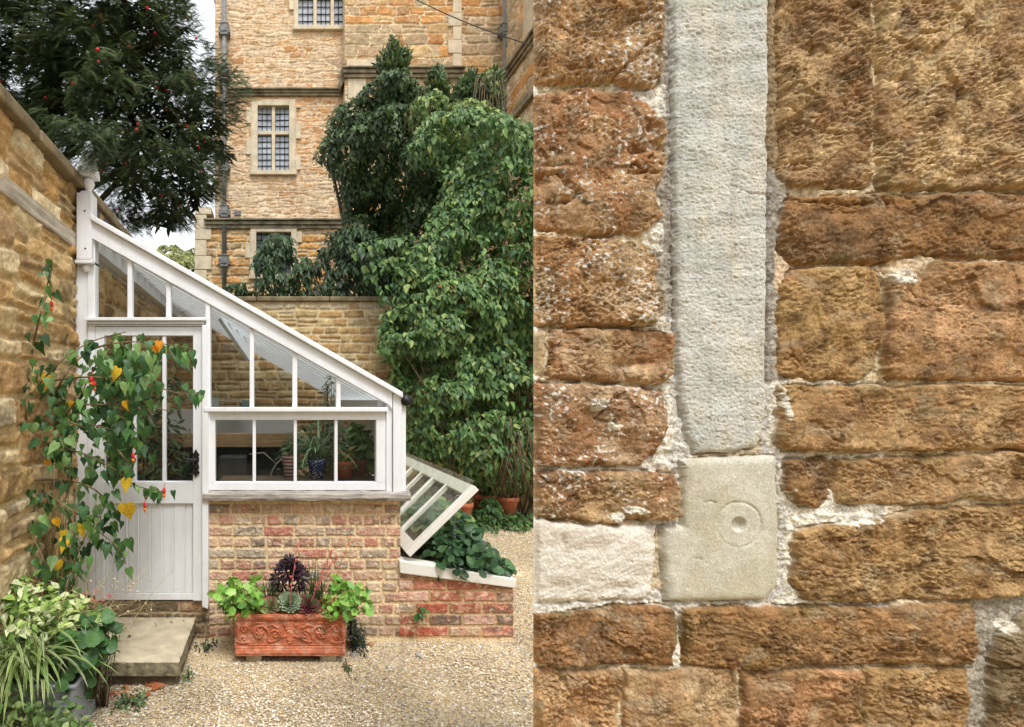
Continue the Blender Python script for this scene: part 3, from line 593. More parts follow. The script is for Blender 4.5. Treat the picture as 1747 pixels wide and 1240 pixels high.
    # mullioned windows
    def window(x0, x1, y0, y1, nl, tr, surround, glass, yf=HY, lab=None, ov=12):
        X0, X1, Z1, Z0 = hx(x0), hx(x1), hz(y0), hz(y1); k = MB(); g = surround/HS
        k.box(X0-g, X0+.01, yf-.055, yf+.16, Z0-.02, Z1+g); k.box(X1-.01, X1+g, yf-.055, yf+.16, Z0-.02, Z1+g); k.box(X0+.01, X1-.01, yf-.055, yf+.16, Z1-.01, Z1+g); k.box(X0-g-.03, X1+g+.03, yf-.09, yf+.16, Z0-.12, Z0-.022)
        zz = Z0
        i = 0
        while zz < Z1: k.box(X0-g-.1*(i % 2)-.02, X0-g+.002, yf-.05, yf+.05, zz, min(zz+.35, Z1)); k.box(X1+g-.002, X1+g+.1*((i+1) % 2)+.02, yf-.05, yf+.05, zz, min(zz+.35, Z1)); zz += .352; i += 1
        wd = add('window', k.mesh('window'), M_pale, root, .012, lab)
        m = MB(); mw = .08
        for j in range(1, nl): xm = X0+(X1-X0)*j/nl; m.box(xm-mw/2, xm+mw/2, yf+.0, yf+.12, Z0-.02, Z1+.005)
        zt = Z0+(Z1-Z0)*tr if tr else None
        if tr: m.box(X0, X1, yf+.003, yf+.118, zt-.04, zt+.04)
        add('mullion', m.mesh('mullion'), M_pale, wd, .012)
        cells = [(X0+(X1-X0)*j/nl+(mw/2 if j else 0), X0+(X1-X0)*(j+1)/nl-(mw/2 if j < nl-1 else 0)) for j in range(nl)]
        spans = [(Z0, zt-.04), (zt+.04, Z1)] if tr else [(Z0, Z1)]
        rr = random.Random(int(x0*7+y1))
        for a, b_ in cells:
            for q0, q1 in spans:
                p = MB(); ty = rr.uniform(-.006, .006); p.raw([(a, yf+.085-ty, q0), (b_, yf+.085+ty, q0), (b_, yf+.085+ty+rr.uniform(-.006, .006), q1), (a, yf+.085-ty, q1)], [(0, 1, 2, 3)])
                add('pane', p.mesh('pane'), glass, wd)
        l = MB()
        for a, b_ in cells:
            for q0, q1 in spans:
                nc = max(2, round((b_-a)/.115)); nr = max(2, round((q1-q0)/.15))
                for j in range(nc+1): xm = a+(b_-a)*j/nc; l.box(xm-.007, xm+.007, yf+.062, yf+.078, q0, q1)
                for j in range(nr+1): zm = q0+(q1-q0)*j/nr; l.box(a, b_, yf+.064, yf+.077, zm-.007, zm+.007)
        add('leading', l.mesh('leading'), M_dark, wd)
    window(439, 494, 181, 291, 2, .59, 10, M_pane, lab='pale stone mullioned window of four leaded lights')
    window(437, 497, 399, 470, 2, 0, 9, M_panedark, HY-.13, 'dark leaded window behind the shrubs')
    window(508, 626, -60, 45, 4, .5, 6, M_pane, lab='upper leaded window cut by the picture edge')
    k = MB(); k.box(hx(367)+.004, hx(856), HY+.25, HY+8, 2.4, 12.4); k.box(hx(856)+.02, hx(856)+5, 8, HY+8, 2.4, 12.4); k.box(hx(335), hx(640), HY+.23, HY+.4, 2.4, 5.4)
    add('house_core', k.mesh('house_core'), M_house_core, root)
    k = MB(); X0, X1 = hx(367)-.3, hx(856)+5.3; k.prism([(X0, 12.41), (X1, 12.41), (X1-.3, 12.6), ((X0+X1)/2, 15.5), (X0+.3, 12.6)], HY-.1, HY+8.2); add('roof', k.mesh('roof'), M_lead, root)
    k = MB(); k.box(hx(400), hx(411), HY-.035, HY+.02, hz(368), hz(360)); add('wall_plaque', k.mesh('wall_plaque'), M_lead, root, .006)
    def pipe(px, yf, y0, y1, bys, lab):
        k = MB(); x = hx(px); k.tube([(x, yf-.16, hz(y1)), (x, yf-.16, hz(y0))], .052, 12); p = add('drainpipe', k.mesh('drainpipe', True), M_lead, root, label=lab)
        for by in bys:
            k = MB(); k.box(x-.085, x+.085, yf-.235, yf-.02, hz(by+9), hz(by-9)); k.box(x-.13, x+.13, yf-.2, yf-.03, hz(by+5), hz(by-5)); k.box(x-.07, x+.07, yf-.25, yf-.23, hz(by+4), hz(by-4)); k.box(x-.1, x+.1, yf-.245, yf-.02, hz(by-9), hz(by-11)); add('bracket', k.mesh('bracket'), M_lead, p, .008)
    pipe(384, HY-.02, -60, 520, (62, 136, 290, 367, 450), 'lead drainpipe down the left corner'); pipe(854, HY-.08, -60, 330, (66, 210), 'lead drainpipe in the inner corner')
M_house_core = plain('house core stone', C(190, 156, 112), .95, (3, .6, 1.2))
house()
k = MB(); a = P(795, 38, 9.5); b_ = P(960, 92, 8.3); pts = [a+(b_-a)*t_+np.array([0, 0, -.12*t_*(1-t_)]) for t_ in np.linspace(-1.2, 1, 14)]
k.tube(pts, .009, 6); solo('cable', k.mesh('cable', True), M_black, 'thin dark cable sagging across the upper right corner of the manor house', 'cable', pts[0])
# ================================================================== GREENHOUSE
GY, GS = 3.53, 255.0
def gx(px): return (px-CX)/GS
def gzz(py): return EYE-(py-CY)/GS
def B(k, x0, x1, y0, y1, f, b): return k.box(gx(x0), gx(x1), f, b, gzz(y1), gzz(y0))
pal_br = [(204,170,142), (194,146,124), (210,186,156), (198,164,136), (204,178,148), (188,130,110), (184,168,146), (210,182,152), (200,156,132), (164,146,130)]
def bricklay(u, v, z0, pitch=.0745, st=.205, seed=1, stretch_only=False):
    uu = u+.004*fbm(u*9, v*9, seed, 3); vv = v+.004*fbm(u*7, v*7, seed+1, 3)
    ri = np.floor((vv-z0)/pitch).astype(int); lv = vv-z0-ri*pitch
    head = (ri % 2 == 0) & (not stretch_only); ln = np.where(head, st*.53, st)
    off = np.where(ri % 2 == 0, .03, .03+st*.4)+(hsh(ri, 4, seed)-.5)*.05
    q = (uu-off)/ln; si = np.floor(q).astype(int); lu = (q-si)*ln
    jw = (hsh(si, ri, seed+8)-.5)*.012
    d = np.minimum(np.minimum(lu, ln-lu)+jw*.3, np.minimum(lv, pitch-lv)); return d, (ri+200)*4096+si+500
def brickwall(name, Uc, Vfun, fn, z0, pal, mortar, seed, root, nv, st=.205, pitch=.0745, so=False, ground_tone=None, spot=None):
    u = np.tile(Uc, nv); t = np.repeat(np.linspace(0, 1, nv), len(Uc)); lo, hi = Vfun(u); v = lo+(hi-lo)*t
    d, sid = bricklay(u, v, z0, pitch, st, seed, so); jn = .0074*(.8+.6*hsh(sid, 12, seed))
    chip = .004*np.maximum(fbm(u*30, v*30, seed+6, 3), 0); d = d-chip
    e = sst(jn*.8, jn*.8+.006, d)
    h = e*(.007+.004*(hsh(sid, 2, seed)-.5))+e*.0035*fbm(u*40, v*40, seed+2, 4, .6)+(1-e)*.002*fbm(u*60, v*60, seed+3, 3)
    c = pick(sid, pal, seed)*(.8+.35*hsh(sid, 5, seed))[:, None]
    c2 = pick(sid+31, pal, seed+2); tt = sst(-.05, .45, fbm(u*16, v*22, seed+7, 4))[:, None]; c = c*(1-.6*tt)+c2*.6*tt
    red = (sst(.1, .45, fbm(u*11, v*18, seed+17, 4))*(hsh(sid, 31, seed) > (.4 if so else .6)))[:, None]; c = c*(1-.42*red)+s2l((180, 112, 92))*.42*red
    blk = (sst(0, .4, fbm(u*10, v*20, seed+19, 4))*(hsh(sid, 37, seed) > .86))[:, None]; c = c*(1-.65*blk)+s2l((104, 92, 82))*.65*blk
    wht = sst(.25, .5, fbm(u*22, v*26, seed+23, 4))[:, None]; c = c*(1-.5*wht)+s2l((222, 204, 176))*.5*wht
    m = (1-sst(jn*.7, jn*.7+.004, d))[:, None]; c = c*(1-m)+s2l(mortar)*(1+.2*fbm(u*50, v*50, seed+9, 2))[:, None]*m
    if ground_tone: c = c*ground_tone(u, v)[:, None]
    if spot: c = spot(u, v, c)
    return add(name, fastmesh(name, fn(u, v, h), [grid_faces(len(Uc), nv)], c), M_brick, root)
def greenhouse():
    root = thing('greenhouse', 'white lean-to glass greenhouse with a boarded door on a low brick base', 'greenhouse', (-.2, GY+.5, 0))
    zj = gzz(859)
    FY = GY+.012
    sel = lambda u: (np.zeros_like(u)-.03, np.full_like(u, gzz(853)))
    darkened = lambda u, v: .62+.38*sst(.0, .22, v+.06*fbm(u*5, v*5, 4, 3))  # plinth colour gets darker towards the ground, with a ragged edge
    bb = brickwall('brick_base', lin(gx(357), gx(683.5), .0036), sel, lambda u, v, h: np.stack([u, FY-h, v], 1), zj, pal_br, (222, 196, 154), 3, root, 260, ground_tone=lambda u, v: .72+.28*sst(0, .2, v+.06*fbm(u*5, v*5, 4, 3)))  # brick colour also gets darker towards the ground
    brickwall('doorstep_plinth', lin(gx(130), gx(357.5), .004), lambda u: (np.zeros_like(u)-.03, np.full_like(u, gzz(1027))), lambda u, v, h: np.stack([u, FY+.004-h, v], 1), gzz(1027)-.0745*40, [(146,120,92), (132,112,86), (160,128,98), (122,106,82)], (176, 156, 122), 9, root, 76, st=.19, ground_tone=darkened)
    brickwall('brick_side', lin(GY+.02, 6.88, .012), lambda u: (np.zeros_like(u)-.03, np.full_like(u, gzz(853))), lambda u, v, h: np.stack([gx(682)+h, u, v], 1), zj, pal_br, (222, 196, 154), 13, root, 100)
    k = MB(); k.box(gx(130), gx(681), GY+.022, GY+.2, -.03, gzz(1027)); k.box(gx(360), gx(681), GY+.022, GY+.22, gzz(1027), gzz(853)); k.box(gx(681)-.2, gx(681), GY+.2, 6.88, -.03, gzz(853)); add('base_core', k.mesh('base_core'), M_coping, root)
    # oak sill, split and worn at the front edge
    n = 60; xx = np.linspace(gx(348), gx(696), n); V = []; Fc = []
    prof = [(-.075, 850.5), (-.082, 846), (-.078, 840), (-.03, 836.5), (.1, 836), (.1, 851.5)]
    for i, x in enumerate(xx):
        for j, (dy, py) in enumerate(prof): V.append((x, GY+dy+.006*float(fbm(x*9, j*3.7, 3, 3)), gzz(py)+.005*float(fbm(x*12, j*2.1, 8, 3))))
    m = len(prof); Fc = [(i*m+j, (i+1)*m+j, (i+1)*m+(j+1) % m, i*m+(j+1) % m) for i in range(n-1) for j in range(m)]+[tuple(range(m)), tuple(range(n*m-1, n*m-m-1, -1))]
    k = MB(); k.raw(V, Fc); add('sill', k.mesh('sill'), M_sill, root, label='cracked grey oak sill')
    # wall plate and finial post
    k = MB(); B(k, 129, 151, 447, 1014, GY-.01, GY+.06); B(k, 151.5, 163.5, 372, 1014, GY-.02, GY+.06); add('wall_post', k.mesh('wall_post'), M_paint, root, .004)
    k = MB(); B(k, 136, 161.5, 334, 446, GY-.06, GY+.05); B(k, 133.5, 163.5, 447, 453, GY-.065, GY+.055)
    k.prism([(gx(138), gzz(334)), (gx(160), gzz(334)), (gx(157), gzz(329)), (gx(143), gzz(329))], GY-.045, GY+.03)
    fp = add('finial_post', k.mesh('finial_post'), M_paint, root, .004)
    k = MB(); c = (gx(152), GY-.01, 0)
    def zz(py): return gzz(py)
    k.lathe([(.028, zz(330)), (.02, zz(327)), (.022, zz(324.5)), (.036, zz(320)), (.040, zz(315)), (.036, zz(310)), (.022, zz(306))], c, 20); m0 = k.mesh('finial', True)
    add('finial', m0, M_paint, fp)
    k = MB(); a = .058; t_ = .018
    k.raw([(c[0]-a, c[1]-a, zz(305)), (c[0]+a, c[1]-a, zz(305)), (c[0]+a, c[1]+a, zz(305)), (c[0]-a, c[1]+a, zz(305)), (c[0]-a, c[1]-a, zz(297)), (c[0]+a, c[1]-a, zz(297)), (c[0]+a, c[1]+a, zz(297)), (c[0]-a, c[1]+a, zz(297)), (c[0]-t_, c[1]-t_, zz(244)), (c[0]+t_, c[1]-t_, zz(244)), (c[0]+t_, c[1]+t_, zz(244)), (c[0]-t_, c[1]+t_, zz(244))],
          [(3,2,1,0), (0,1,5,4), (1,2,6,5), (2,3,7,6), (3,0,4,7), (4,5,9,8), (5,6,10,9), (6,7,11,10), (7,4,8,11), (8,9,10,11)])
    add('finial_cap', k.mesh('finial_cap'), M_paint, fp, .004)
    k = MB(); k.ball((gx(148), GY-.01, gzz(459)), .029, 10); k.lathe([(.016, 0), (.02, .03)], (gx(148), GY-.01, gzz(454)), 12); add('finial_drop', k.mesh('finial_drop', True), M_paint, fp)
    for px, py in ((150, 365), (151, 428)):
        k = MB(); k.ball((gx(px), GY-.06, gzz(py)), .006, 6); add('bolt_head', k.mesh('bolt_head', True), M_black, fp)
    # roof line: y = 372.6 + .571 (x - 162)
    def ry(px): return 372.6+.571*(px-162)
    ZR = lambda X: gzz(ry(CX+X*GS))
    k = MB(); x0, x1 = 160, 667
    k.prism([(gx(x0), gzz(ry(x0)+9)), (gx(x1), gzz(ry(x1)+9)), (gx(x1), gzz(ry(x1)+38)), (gx(659), gzz(689)), (gx(x0), gzz(ry(x0)+38))], GY-.045, GY+.03); add('rake_board', k.mesh('rake_board'), M_paint, root, .004)
    k = MB(); x1 = 683; k.prism([(gx(x0), gzz(ry(x0)-1)), (gx(x1), gzz(ry(x1)-1)), (gx(x1), gzz(ry(x1)+8.6)), (gx(x0), gzz(ry(x0)+8.6))], GY-.075, GY+.06); add('rake_capping', k.mesh('rake_capping'), M_paint, root, .005)
    k = MB(); X0, X1 = WX+.03, gx(680); k.raw([(X0, GY+.05, ZR(X0)-.05), (X1, GY+.05, ZR(X1)-.05), (X1, 6.86, ZR(X1)-.05), (X0, 6.86, ZR(X0)-.05)], [(0, 1, 2, 3)]); rg = add('roof_glass', k.mesh('roof_glass'), M_roofglass, root)
    y = GY+.27
    while y < 6.8:
        k = MB(); k.prism([(X0, ZR(X0)-.052), (X1, ZR(X1)-.052), (X1, ZR(X1)-.095), (X0, ZR(X0)-.095)], y-.018, y+.018); k.prism([(X0, ZR(X0)-.03), (X1, ZR(X1)-.03), (X1, ZR(X1)-.048), (X0, ZR(X0)-.048)], y-.01, y+.01); add('glazing_bar', k.mesh('glazing_bar'), M_paint, root); y += .235
    k = MB(); k.box(gx(646), gx(676), GY+.03, 6.86, 1.51, 1.6); add('eave_plate', k.mesh('eave_plate'), M_paint, root, .004); k = MB(); k.box(WX+.02, WX+.1, GY+.06, 6.86, ZR(WX)-.25, ZR(WX)-.08); add('ridge_plate', k.mesh('roof_plate'), M_paint, root, .004)
    k = MB(); k.raw([(WX+.03, GY, ZR(WX)+.0), (WX+.16, GY, ZR(WX+.16)+.012), (WX+.16, 6.86, ZR(WX+.16)+.012), (WX+.03, 6.86, ZR(WX)+.15), (WX+.03, GY, ZR(WX)+.15)], [(0,1,2,3), (0,3,4)]); add('lead_flashing', k.mesh('lead_flashing'), M_lead, root)
    # hanging roof vent inside
    k = MB(); Yv = 4.75; q = lambda px, py: tuple(P(px, py, Yv))
    V = [P(371, 545, 4.3), P(421, 617, 4.6), P(426, 597, 5.2), P(398, 536, 5.0)]; n_ = np.cross(V[1]-V[0], V[3]-V[0]); n_ /= np.linalg.norm(n_)
    k.raw([tuple(v) for v in V]+[tuple(v+n_*.03) for v in V], [(3,2,1,0), (4,5,6,7), (0,1,5,4), (1,2,6,5), (2,3,7,6), (3,0,4,7)]); vt = add('roof_vent', k.mesh('roof_vent'), M_paint, root, .004)
    # gable framing
    k = MB(); B(k, 150, 354, 543.5, 549, GY-.065, GY+.02); B(k, 154, 350, 549.4, 554, GY-.045, GY+.02); B(k, 158, 348, 554.4, 557, GY-.03, GY+.02); add('transom', k.mesh('transom'), M_paint, root, .003)
    for x0, x1 in ((218.5, 226.5), (284, 292)):
        k = MB(); k.prism([(gx(x0), gzz(543)), (gx(x1), gzz(543)), (gx(x1), gzz(ry(x1)+36)), (gx(x0), gzz(ry(x0)+36))], GY-.02, GY+.03); add('gable_mullion', k.mesh('gable_mullion'), M_paint, root, .004)
    k = MB(); k.prism([(gx(351.5), gzz(836)), (gx(359.5), gzz(836)), (gx(359.5), gzz(ry(359.5)+36)), (gx(351.5), gzz(ry(351.5)+36))], GY-.035, GY+.04); add('gable_mullion', k.mesh('gable_mullion'), M_paint, root, .004)
    for x0, x1 in ((426, 433.5), (498.5, 507), (573, 580.5)):
        k = MB(); k.prism([(gx(x0), gzz(695)), (gx(x1), gzz(695)), (gx(x1), gzz(ry(x1)+36)), (gx(x0), gzz(ry(x0)+36))], GY-.02, GY+.03); add('gable_mullion', k.mesh('gable_mullion'), M_paint, root, .004)
    def pane(parent, pts, y=GY+.02):
        k = MB(); r_ = random.Random(int(pts[0][0]*3+pts[0][1])); s = r_.uniform(-.004, .004); V = [(gx(a), y+s*(1 if i < 2 else -1), gzz(b_)) for i, (a, b_) in enumerate(pts)]; k.raw(V, [tuple(range(len(V)))]); add('pane', k.mesh('pane'), M_glass, parent)
    for x0, x1 in ((163, 219), (226, 285), (291, 352)): pane(root, [(x0, 543), (x1, 543), (x1, ry(x1)+34), (x0, ry(x0)+34)])
    for x0, x1 in ((359, 427), (433, 499), (506.5, 574), (580, 655)): pane(root, [(x0, 695), (x1, 695), (x1, min(ry(x1)+34, 694)), (x0, ry(x0)+34)])
    # window under the gable
    k = MB(); B(k, 350, 659, 694.5, 702, GY-.06, GY+.03); add('window_ledge', k.mesh('window_ledge'), M_paint, root, .004)
    k = MB(); B(k, 353, 657, 702.3, 716, GY-.02, GY+.04); B(k, 353, 657, 822, 835.6, GY-.02, GY+.04); B(k, 353, 367.5, 716, 822, GY-.021, GY+.041); B(k, 641, 657, 716, 822, GY-.021, GY+.041)
    wd = add('window', k.mesh('window'), M_paint, root, .003)
    for x in (433.7, 503.6, 573):
        k = MB(); B(k, x-2.7, x+2.7, 715.8, 822.2, GY-.012, GY+.03); add('muntin', k.mesh('muntin'), M_paint, wd, .003)
    for x0, x1 in ((367, 431.5), (436, 501), (506, 571), (575, 641.5)): pane(wd, [(x0, 822.5), (x1, 822.5), (x1, 715.5), (x0, 715.5)])
    # right corner
    k = MB(); B(k, 657.5, 667.5, 690, 838, GY-.026, GY+.06); B(k, 668.5, 683, 672, 841, GY-.04, GY+.06); B(k, 684, 691.5, 683, 843, GY-.02, GY+.05); add('corner_post', k.mesh('corner_post'), M_paint, root, .004)
    k = MB(); y = GY+.07; r_ = random.Random(2)
    while y < 6.85: k.box(gx(676)+r_.uniform(-.004, .004), gx(690), y, y+.118, gzz(838), 1.52); y += .124
    add('side_boards', k.mesh('side_boards'), M_paint2, root, .003)
    k = MB(); k.tube([(gx(691), GY-.05, gzz(683)), (gx(691), 6.86, gzz(683))], .036, 12); add('gutter', k.mesh('gutter', True), M_black, root)
    # door
    k = MB(); B(k, 346.5, 357, 556, 1029, GY-.055, GY+.05); k.prism([(gx(346.5), gzz(1029)), (gx(357), gzz(1029)), (gx(356), gzz(1034))], GY-.055, GY+.02); add('door_post', k.mesh('door_post'), M_paint, root, .004)
    k = MB(); B(k, 164, 179, 558, 1023, GY-.02, GY+.03); B(k, 330, 345.5, 558, 1023, GY-.02, GY+.03); B(k, 179, 330, 558, 573, GY-.02, GY+.03); B(k, 179, 330, 821, 858, GY-.02, GY+.03); B(k, 179, 330, 1012, 1023, GY-.006, GY+.03)
    dr = add('door', k.mesh('door'), M_paint, root, .003, 'white half glazed door')
    k = MB(); x = 179.6; r_ = random.Random(5)
    while x < 329:
        x1 = min(x+19.6, 329.6); o_ = r_.uniform(-.002, .002); B(k, x, x1-1.6, 858.5, 1011.5, GY+o_, GY+.02); B(k, x1-1.6, x1, 858.5, 1011.5, GY+.006, GY+.02)
        k.box(gx(x1-4.2), gx(x1-2.2), GY-.004+o_, GY+.01, gzz(1011.4), gzz(858.6)); x = x1
    add('boarded_panel', k.mesh('boarded_panel'), M_paint, dr, .0022)
    for x in (229.3, 280.4):
        k = MB(); B(k, x-3, x+3, 572.8, 821.2, GY-.012, GY+.025); add('muntin', k.mesh('muntin'), M_paint, dr, .003)
    for x0, x1 in ((178.5, 227), (232, 278), (283, 330.5)): pane(dr, [(x0, 821.5), (x1, 821.5), (x1, 572.5), (x0, 572.5)])
    pr = [(766,.4), (769,2), (771.5,3.2), (774,6.0), (776.5,5.6), (778,3), (780,5.2), (783.5,5.8), (787,5), (790,3.4), (793,5), (797,5.8), (799.5,4), (802,2.8), (803.5,6), (806,6.4), (807.5,5), (808.5,2.2), (811,1.2), (813,.3)]
    k = MB(); cxh = 335.2; k.prism([(gx(cxh+w_), gzz(y_)) for y_, w_ in pr]+[(gx(cxh-w_), gzz(y_)) for y_, w_ in reversed(pr)], GY-.034, GY-.0205)
    k.tube([(gx(cxh), GY-.03, gzz(782.5)), (gx(cxh), GY-.075, gzz(782.5)), (gx(cxh-3), GY-.082, gzz(782.3)), (gx(321), GY-.08, gzz(781.5)), (gx(318.5), GY-.075, gzz(783))], [.012, .011, .01, .008, .009], 8); k.ball((gx(cxh), GY-.035, gzz(795)), .014, 8)
    add('handle', k.mesh('handle'), M_black, dr, .002, 'black wrought iron fleur latch plate with lever')
greenhouse()
# ------------------------------------------------------------------ stone step
root = thing('stone_step', 'thick worn buff stone slab step on the gravel below the white door', 'step', (-.85, 3.2, 0))
n, m = 70, 60; xs = np.linspace(-1.2, -.548, n); ys = np.linspace(2.92, 3.515, m); u, v = [a.ravel() for a in np.meshgrid(xs, ys)]
ed = np.minimum(np.minimum(u+1.2, -.548-u), np.minimum(v-2.92, 3.53-v)); z = .155-.012*np.exp(-ed/.012)+.004*fbm(u*8, v*8, 3, 4)+.0015*fbm(u*50, v*50, 5, 3)-.004*sst(.3, .9, fbm(u*3, v*3, 6, 2))
V = np.stack([u+.004*fbm(u*20, v*20, 8, 3)*(ed < .02), v+.004*fbm(u*20, v*20, 9, 3)*(ed < .02), z], 1); k = MB()
add('slab_top', fastmesh('slab_top', V, [grid_faces(n, m)]), M_slab, root)
front = MB(); n = 60
def skirt(xa, ya, xb, yb, z0, z1, seed):
    t = np.linspace(0, 1, 80); zz_ = np.linspace(z0, z1, 14); tt, zg = [a.ravel() for a in np.meshgrid(t, zz_)]
    nx, ny = yb-ya, xa-xb; L = math.hypot(nx, ny); nx /= L; ny /= L; hh = .006*fbm(tt*L*14, zg*14, seed, 4)
    return np.stack([xa+(xb-xa)*tt+nx*hh, ya+(yb-ya)*tt+ny*hh, zg], 1), grid_faces(80, 14)
Vs = []; Fs = []; o_ = 0
for a in ((-1.2, 2.918, -.546, 2.918, .072, .147, 3), (-.546, 2.918, -.546, 3.52, .072, .147, 5)):
    V, f = skirt(*a); Vs.append(V); Fs.append(f+o_); o_ += len(V)
M_slabedge = plain('mottled slab edge', C(146, 136, 108), .95, (26, .35, 1.25), (90, .6, .006))  # edge coloured darker and more mottled than the slab top
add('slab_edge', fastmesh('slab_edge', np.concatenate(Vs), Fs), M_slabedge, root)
k = MB(); k.box(-1.19, -.556, 2.93, 3.51, .06, .139); k.box(-1.18, -.565, 2.955, 3.5, -.02, .07); add('riser', k.mesh('riser'), plain('damp riser stone', C(112, 100, 78), .95, (14, .5, 1.2), (50, .5, .008)), root, .008)  # riser coloured darker than the slab above it
# ------------------------------------------------------------------ cold frame along the side wall
def coldframe():
    root = thing('cold_frame', 'low red brick cold frame with a propped white glazed lid beside the greenhouse', 'cold frame', (1.2, 4.5, 0))
    pal = [(186,116,94), (200,160,132), (176,100,78), (210,178,146), (206,150,126), (170,112,86), (190,170,142), (136,116,100), (214,172,152), (164,92,70)]
    xa, xb = gx(681.5), gx(876)
    top = lambda u: gzz(974+(u-xa)/(xb-xa)*27)
    brickwall('brick_wall', lin(xa, xb, .0036), lambda u: (np.zeros_like(u)-.03, top(u)), lambda u, v, h: np.stack([u, GY+.008-h, v], 1), gzz(1008), pal, (190, 158, 118), 23, root, 140, st=.225, pitch=.078, so=True)
    k = MB(); zt = lambda x: float(top(np.array(x)))
    V = []
    k.raw([(xa, GY+.012, -.03), (xb-.002, GY+.012, -.03), (xb-.002, GY+.11, -.03), (xa, GY+.11, -.03), (xa, GY+.012, zt(xa)), (xb-.002, GY+.012, zt(xb)), (xb-.002, GY+.11, zt(xb)), (xa, GY+.11, zt(xa))], [(3,2,1,0), (4,5,6,7), (1,2,6,5), (2,3,7,6), (3,0,4,7)])
    k.box(xb-.11, xb-.004, GY+.11, 5.75, -.03, zt(xb)); k.box(xa, xb, 5.75, 5.85, -.03, zt(xb)); add('wall_core', k.mesh('wall_core'), M_brick_plain, root)
    brickwall('side_brick', lin(GY+.01, 5.85, .012), lambda u: (np.zeros_like(u)-.03, np.full_like(u, zt(xb))), lambda u, v, h: np.stack([xb-.003+h, u, v], 1), gzz(1008), pal, (190, 158, 118), 27, root, 40, st=.225, pitch=.078, so=True)
    k = MB(); k.prism([(gx(679.5), gzz(954)), (gx(877.5), gzz(985.5)), (gx(876.5), gzz(1001)), (gx(681), gzz(975.5))], GY-.03, GY+.09); k.box(xb-.12, xb+.02, GY+.09, 5.86, zt(xb)+.0, zt(xb)+.06); add('rim', k.mesh('rim'), M_paint2, root, .006)
    k = MB(); k.box(xa, xb-.1, GY+.1, 5.76, -.02, .3); add('soil', k.mesh('soil'), plain('potting soil', C(60, 46, 34), .95), root)
    # lid hinged on the greenhouse side and swung up
    A = np.array([gx(702), 0, gzz(945)]); Bq = np.array([gx(815), 0, gzz(835)]); dd = (Bq-A)/np.linalg.norm(Bq-A); nn = np.array([-dd[2], 0, dd[0]])
    def strip(k, t0, t1, y0, y1, th=.035, lift=0):
        a = A+dd*t0+nn*lift; b_ = A+dd*t1+nn*lift; V = [(p[0], y, p[2]) for p in (a, b_, b_+nn*th, a+nn*th) for y in (y0, y1)]
        k.raw(V, [(0,2,3,1), (2,4,5,3), (4,6,7,5), (6,0,1,7), (0,6,4,2), (1,3,5,7)])
    L = float(np.linalg.norm(Bq-A)); Y1 = 5.72; k = MB(); strip(k, -.02, L, GY-.025, GY+.035, .04); strip(k, -.02, L, Y1-.06, Y1, .04); strip(k, L-.085, L-.0, GY+.036, Y1-.061, .036); strip(k, -.02, .07, GY+.036, Y1-.061, .036)
    sh = add('lid', k.mesh('lid'), M_paint2, root, .003, 'propped open white glazed lid')
    y = GY+.40; i = 0
    while y < Y1-.15: k = MB(); wd = .03 if i % 2 == 0 else .05; strip(k, .07, L-.02, y-wd/2, y+wd/2, .034, .006); add('glazing_bar', k.mesh('glazing_bar'), M_paint2, sh, .003); y += .335; i += 1
    k = MB(); a = A+dd*.02+nn*.022; b_ = A+dd*(L+.035)+nn*.044; k.raw([(a[0], GY+.03, a[2]), (a[0], Y1-.03, a[2]), (b_[0], Y1-.03, b_[2]), (b_[0], GY+.03, b_[2])], [(0,1,2,3)]); add('glass', k.mesh('glass'), M_sashglass, sh)
    k = MB(); c = P(776, 850, GY+.05); k.tube([c+np.array([dx, 0, dz]) for dx, dz in ((.0, -.2), (.0, -.02), (.012, .02), (.035, .02), (.03, -.005), (.012, -.005))], .004, 6)
    for q in range(7): k.tube([c+np.array([.008*math.cos(t_), .004*(q % 2), -.2-.026*q-.014*math.sin(t_)]) for t_ in np.linspace(0, 6.28, 9)], .0022, 5, False)
    add('prop_chain', k.mesh('prop_chain', True), M_zinc, sh)
M_brick_plain = plain('brick core', C(176, 130, 100), .95, (14, .6, 1.2), (60, .4, .006))
coldframe()
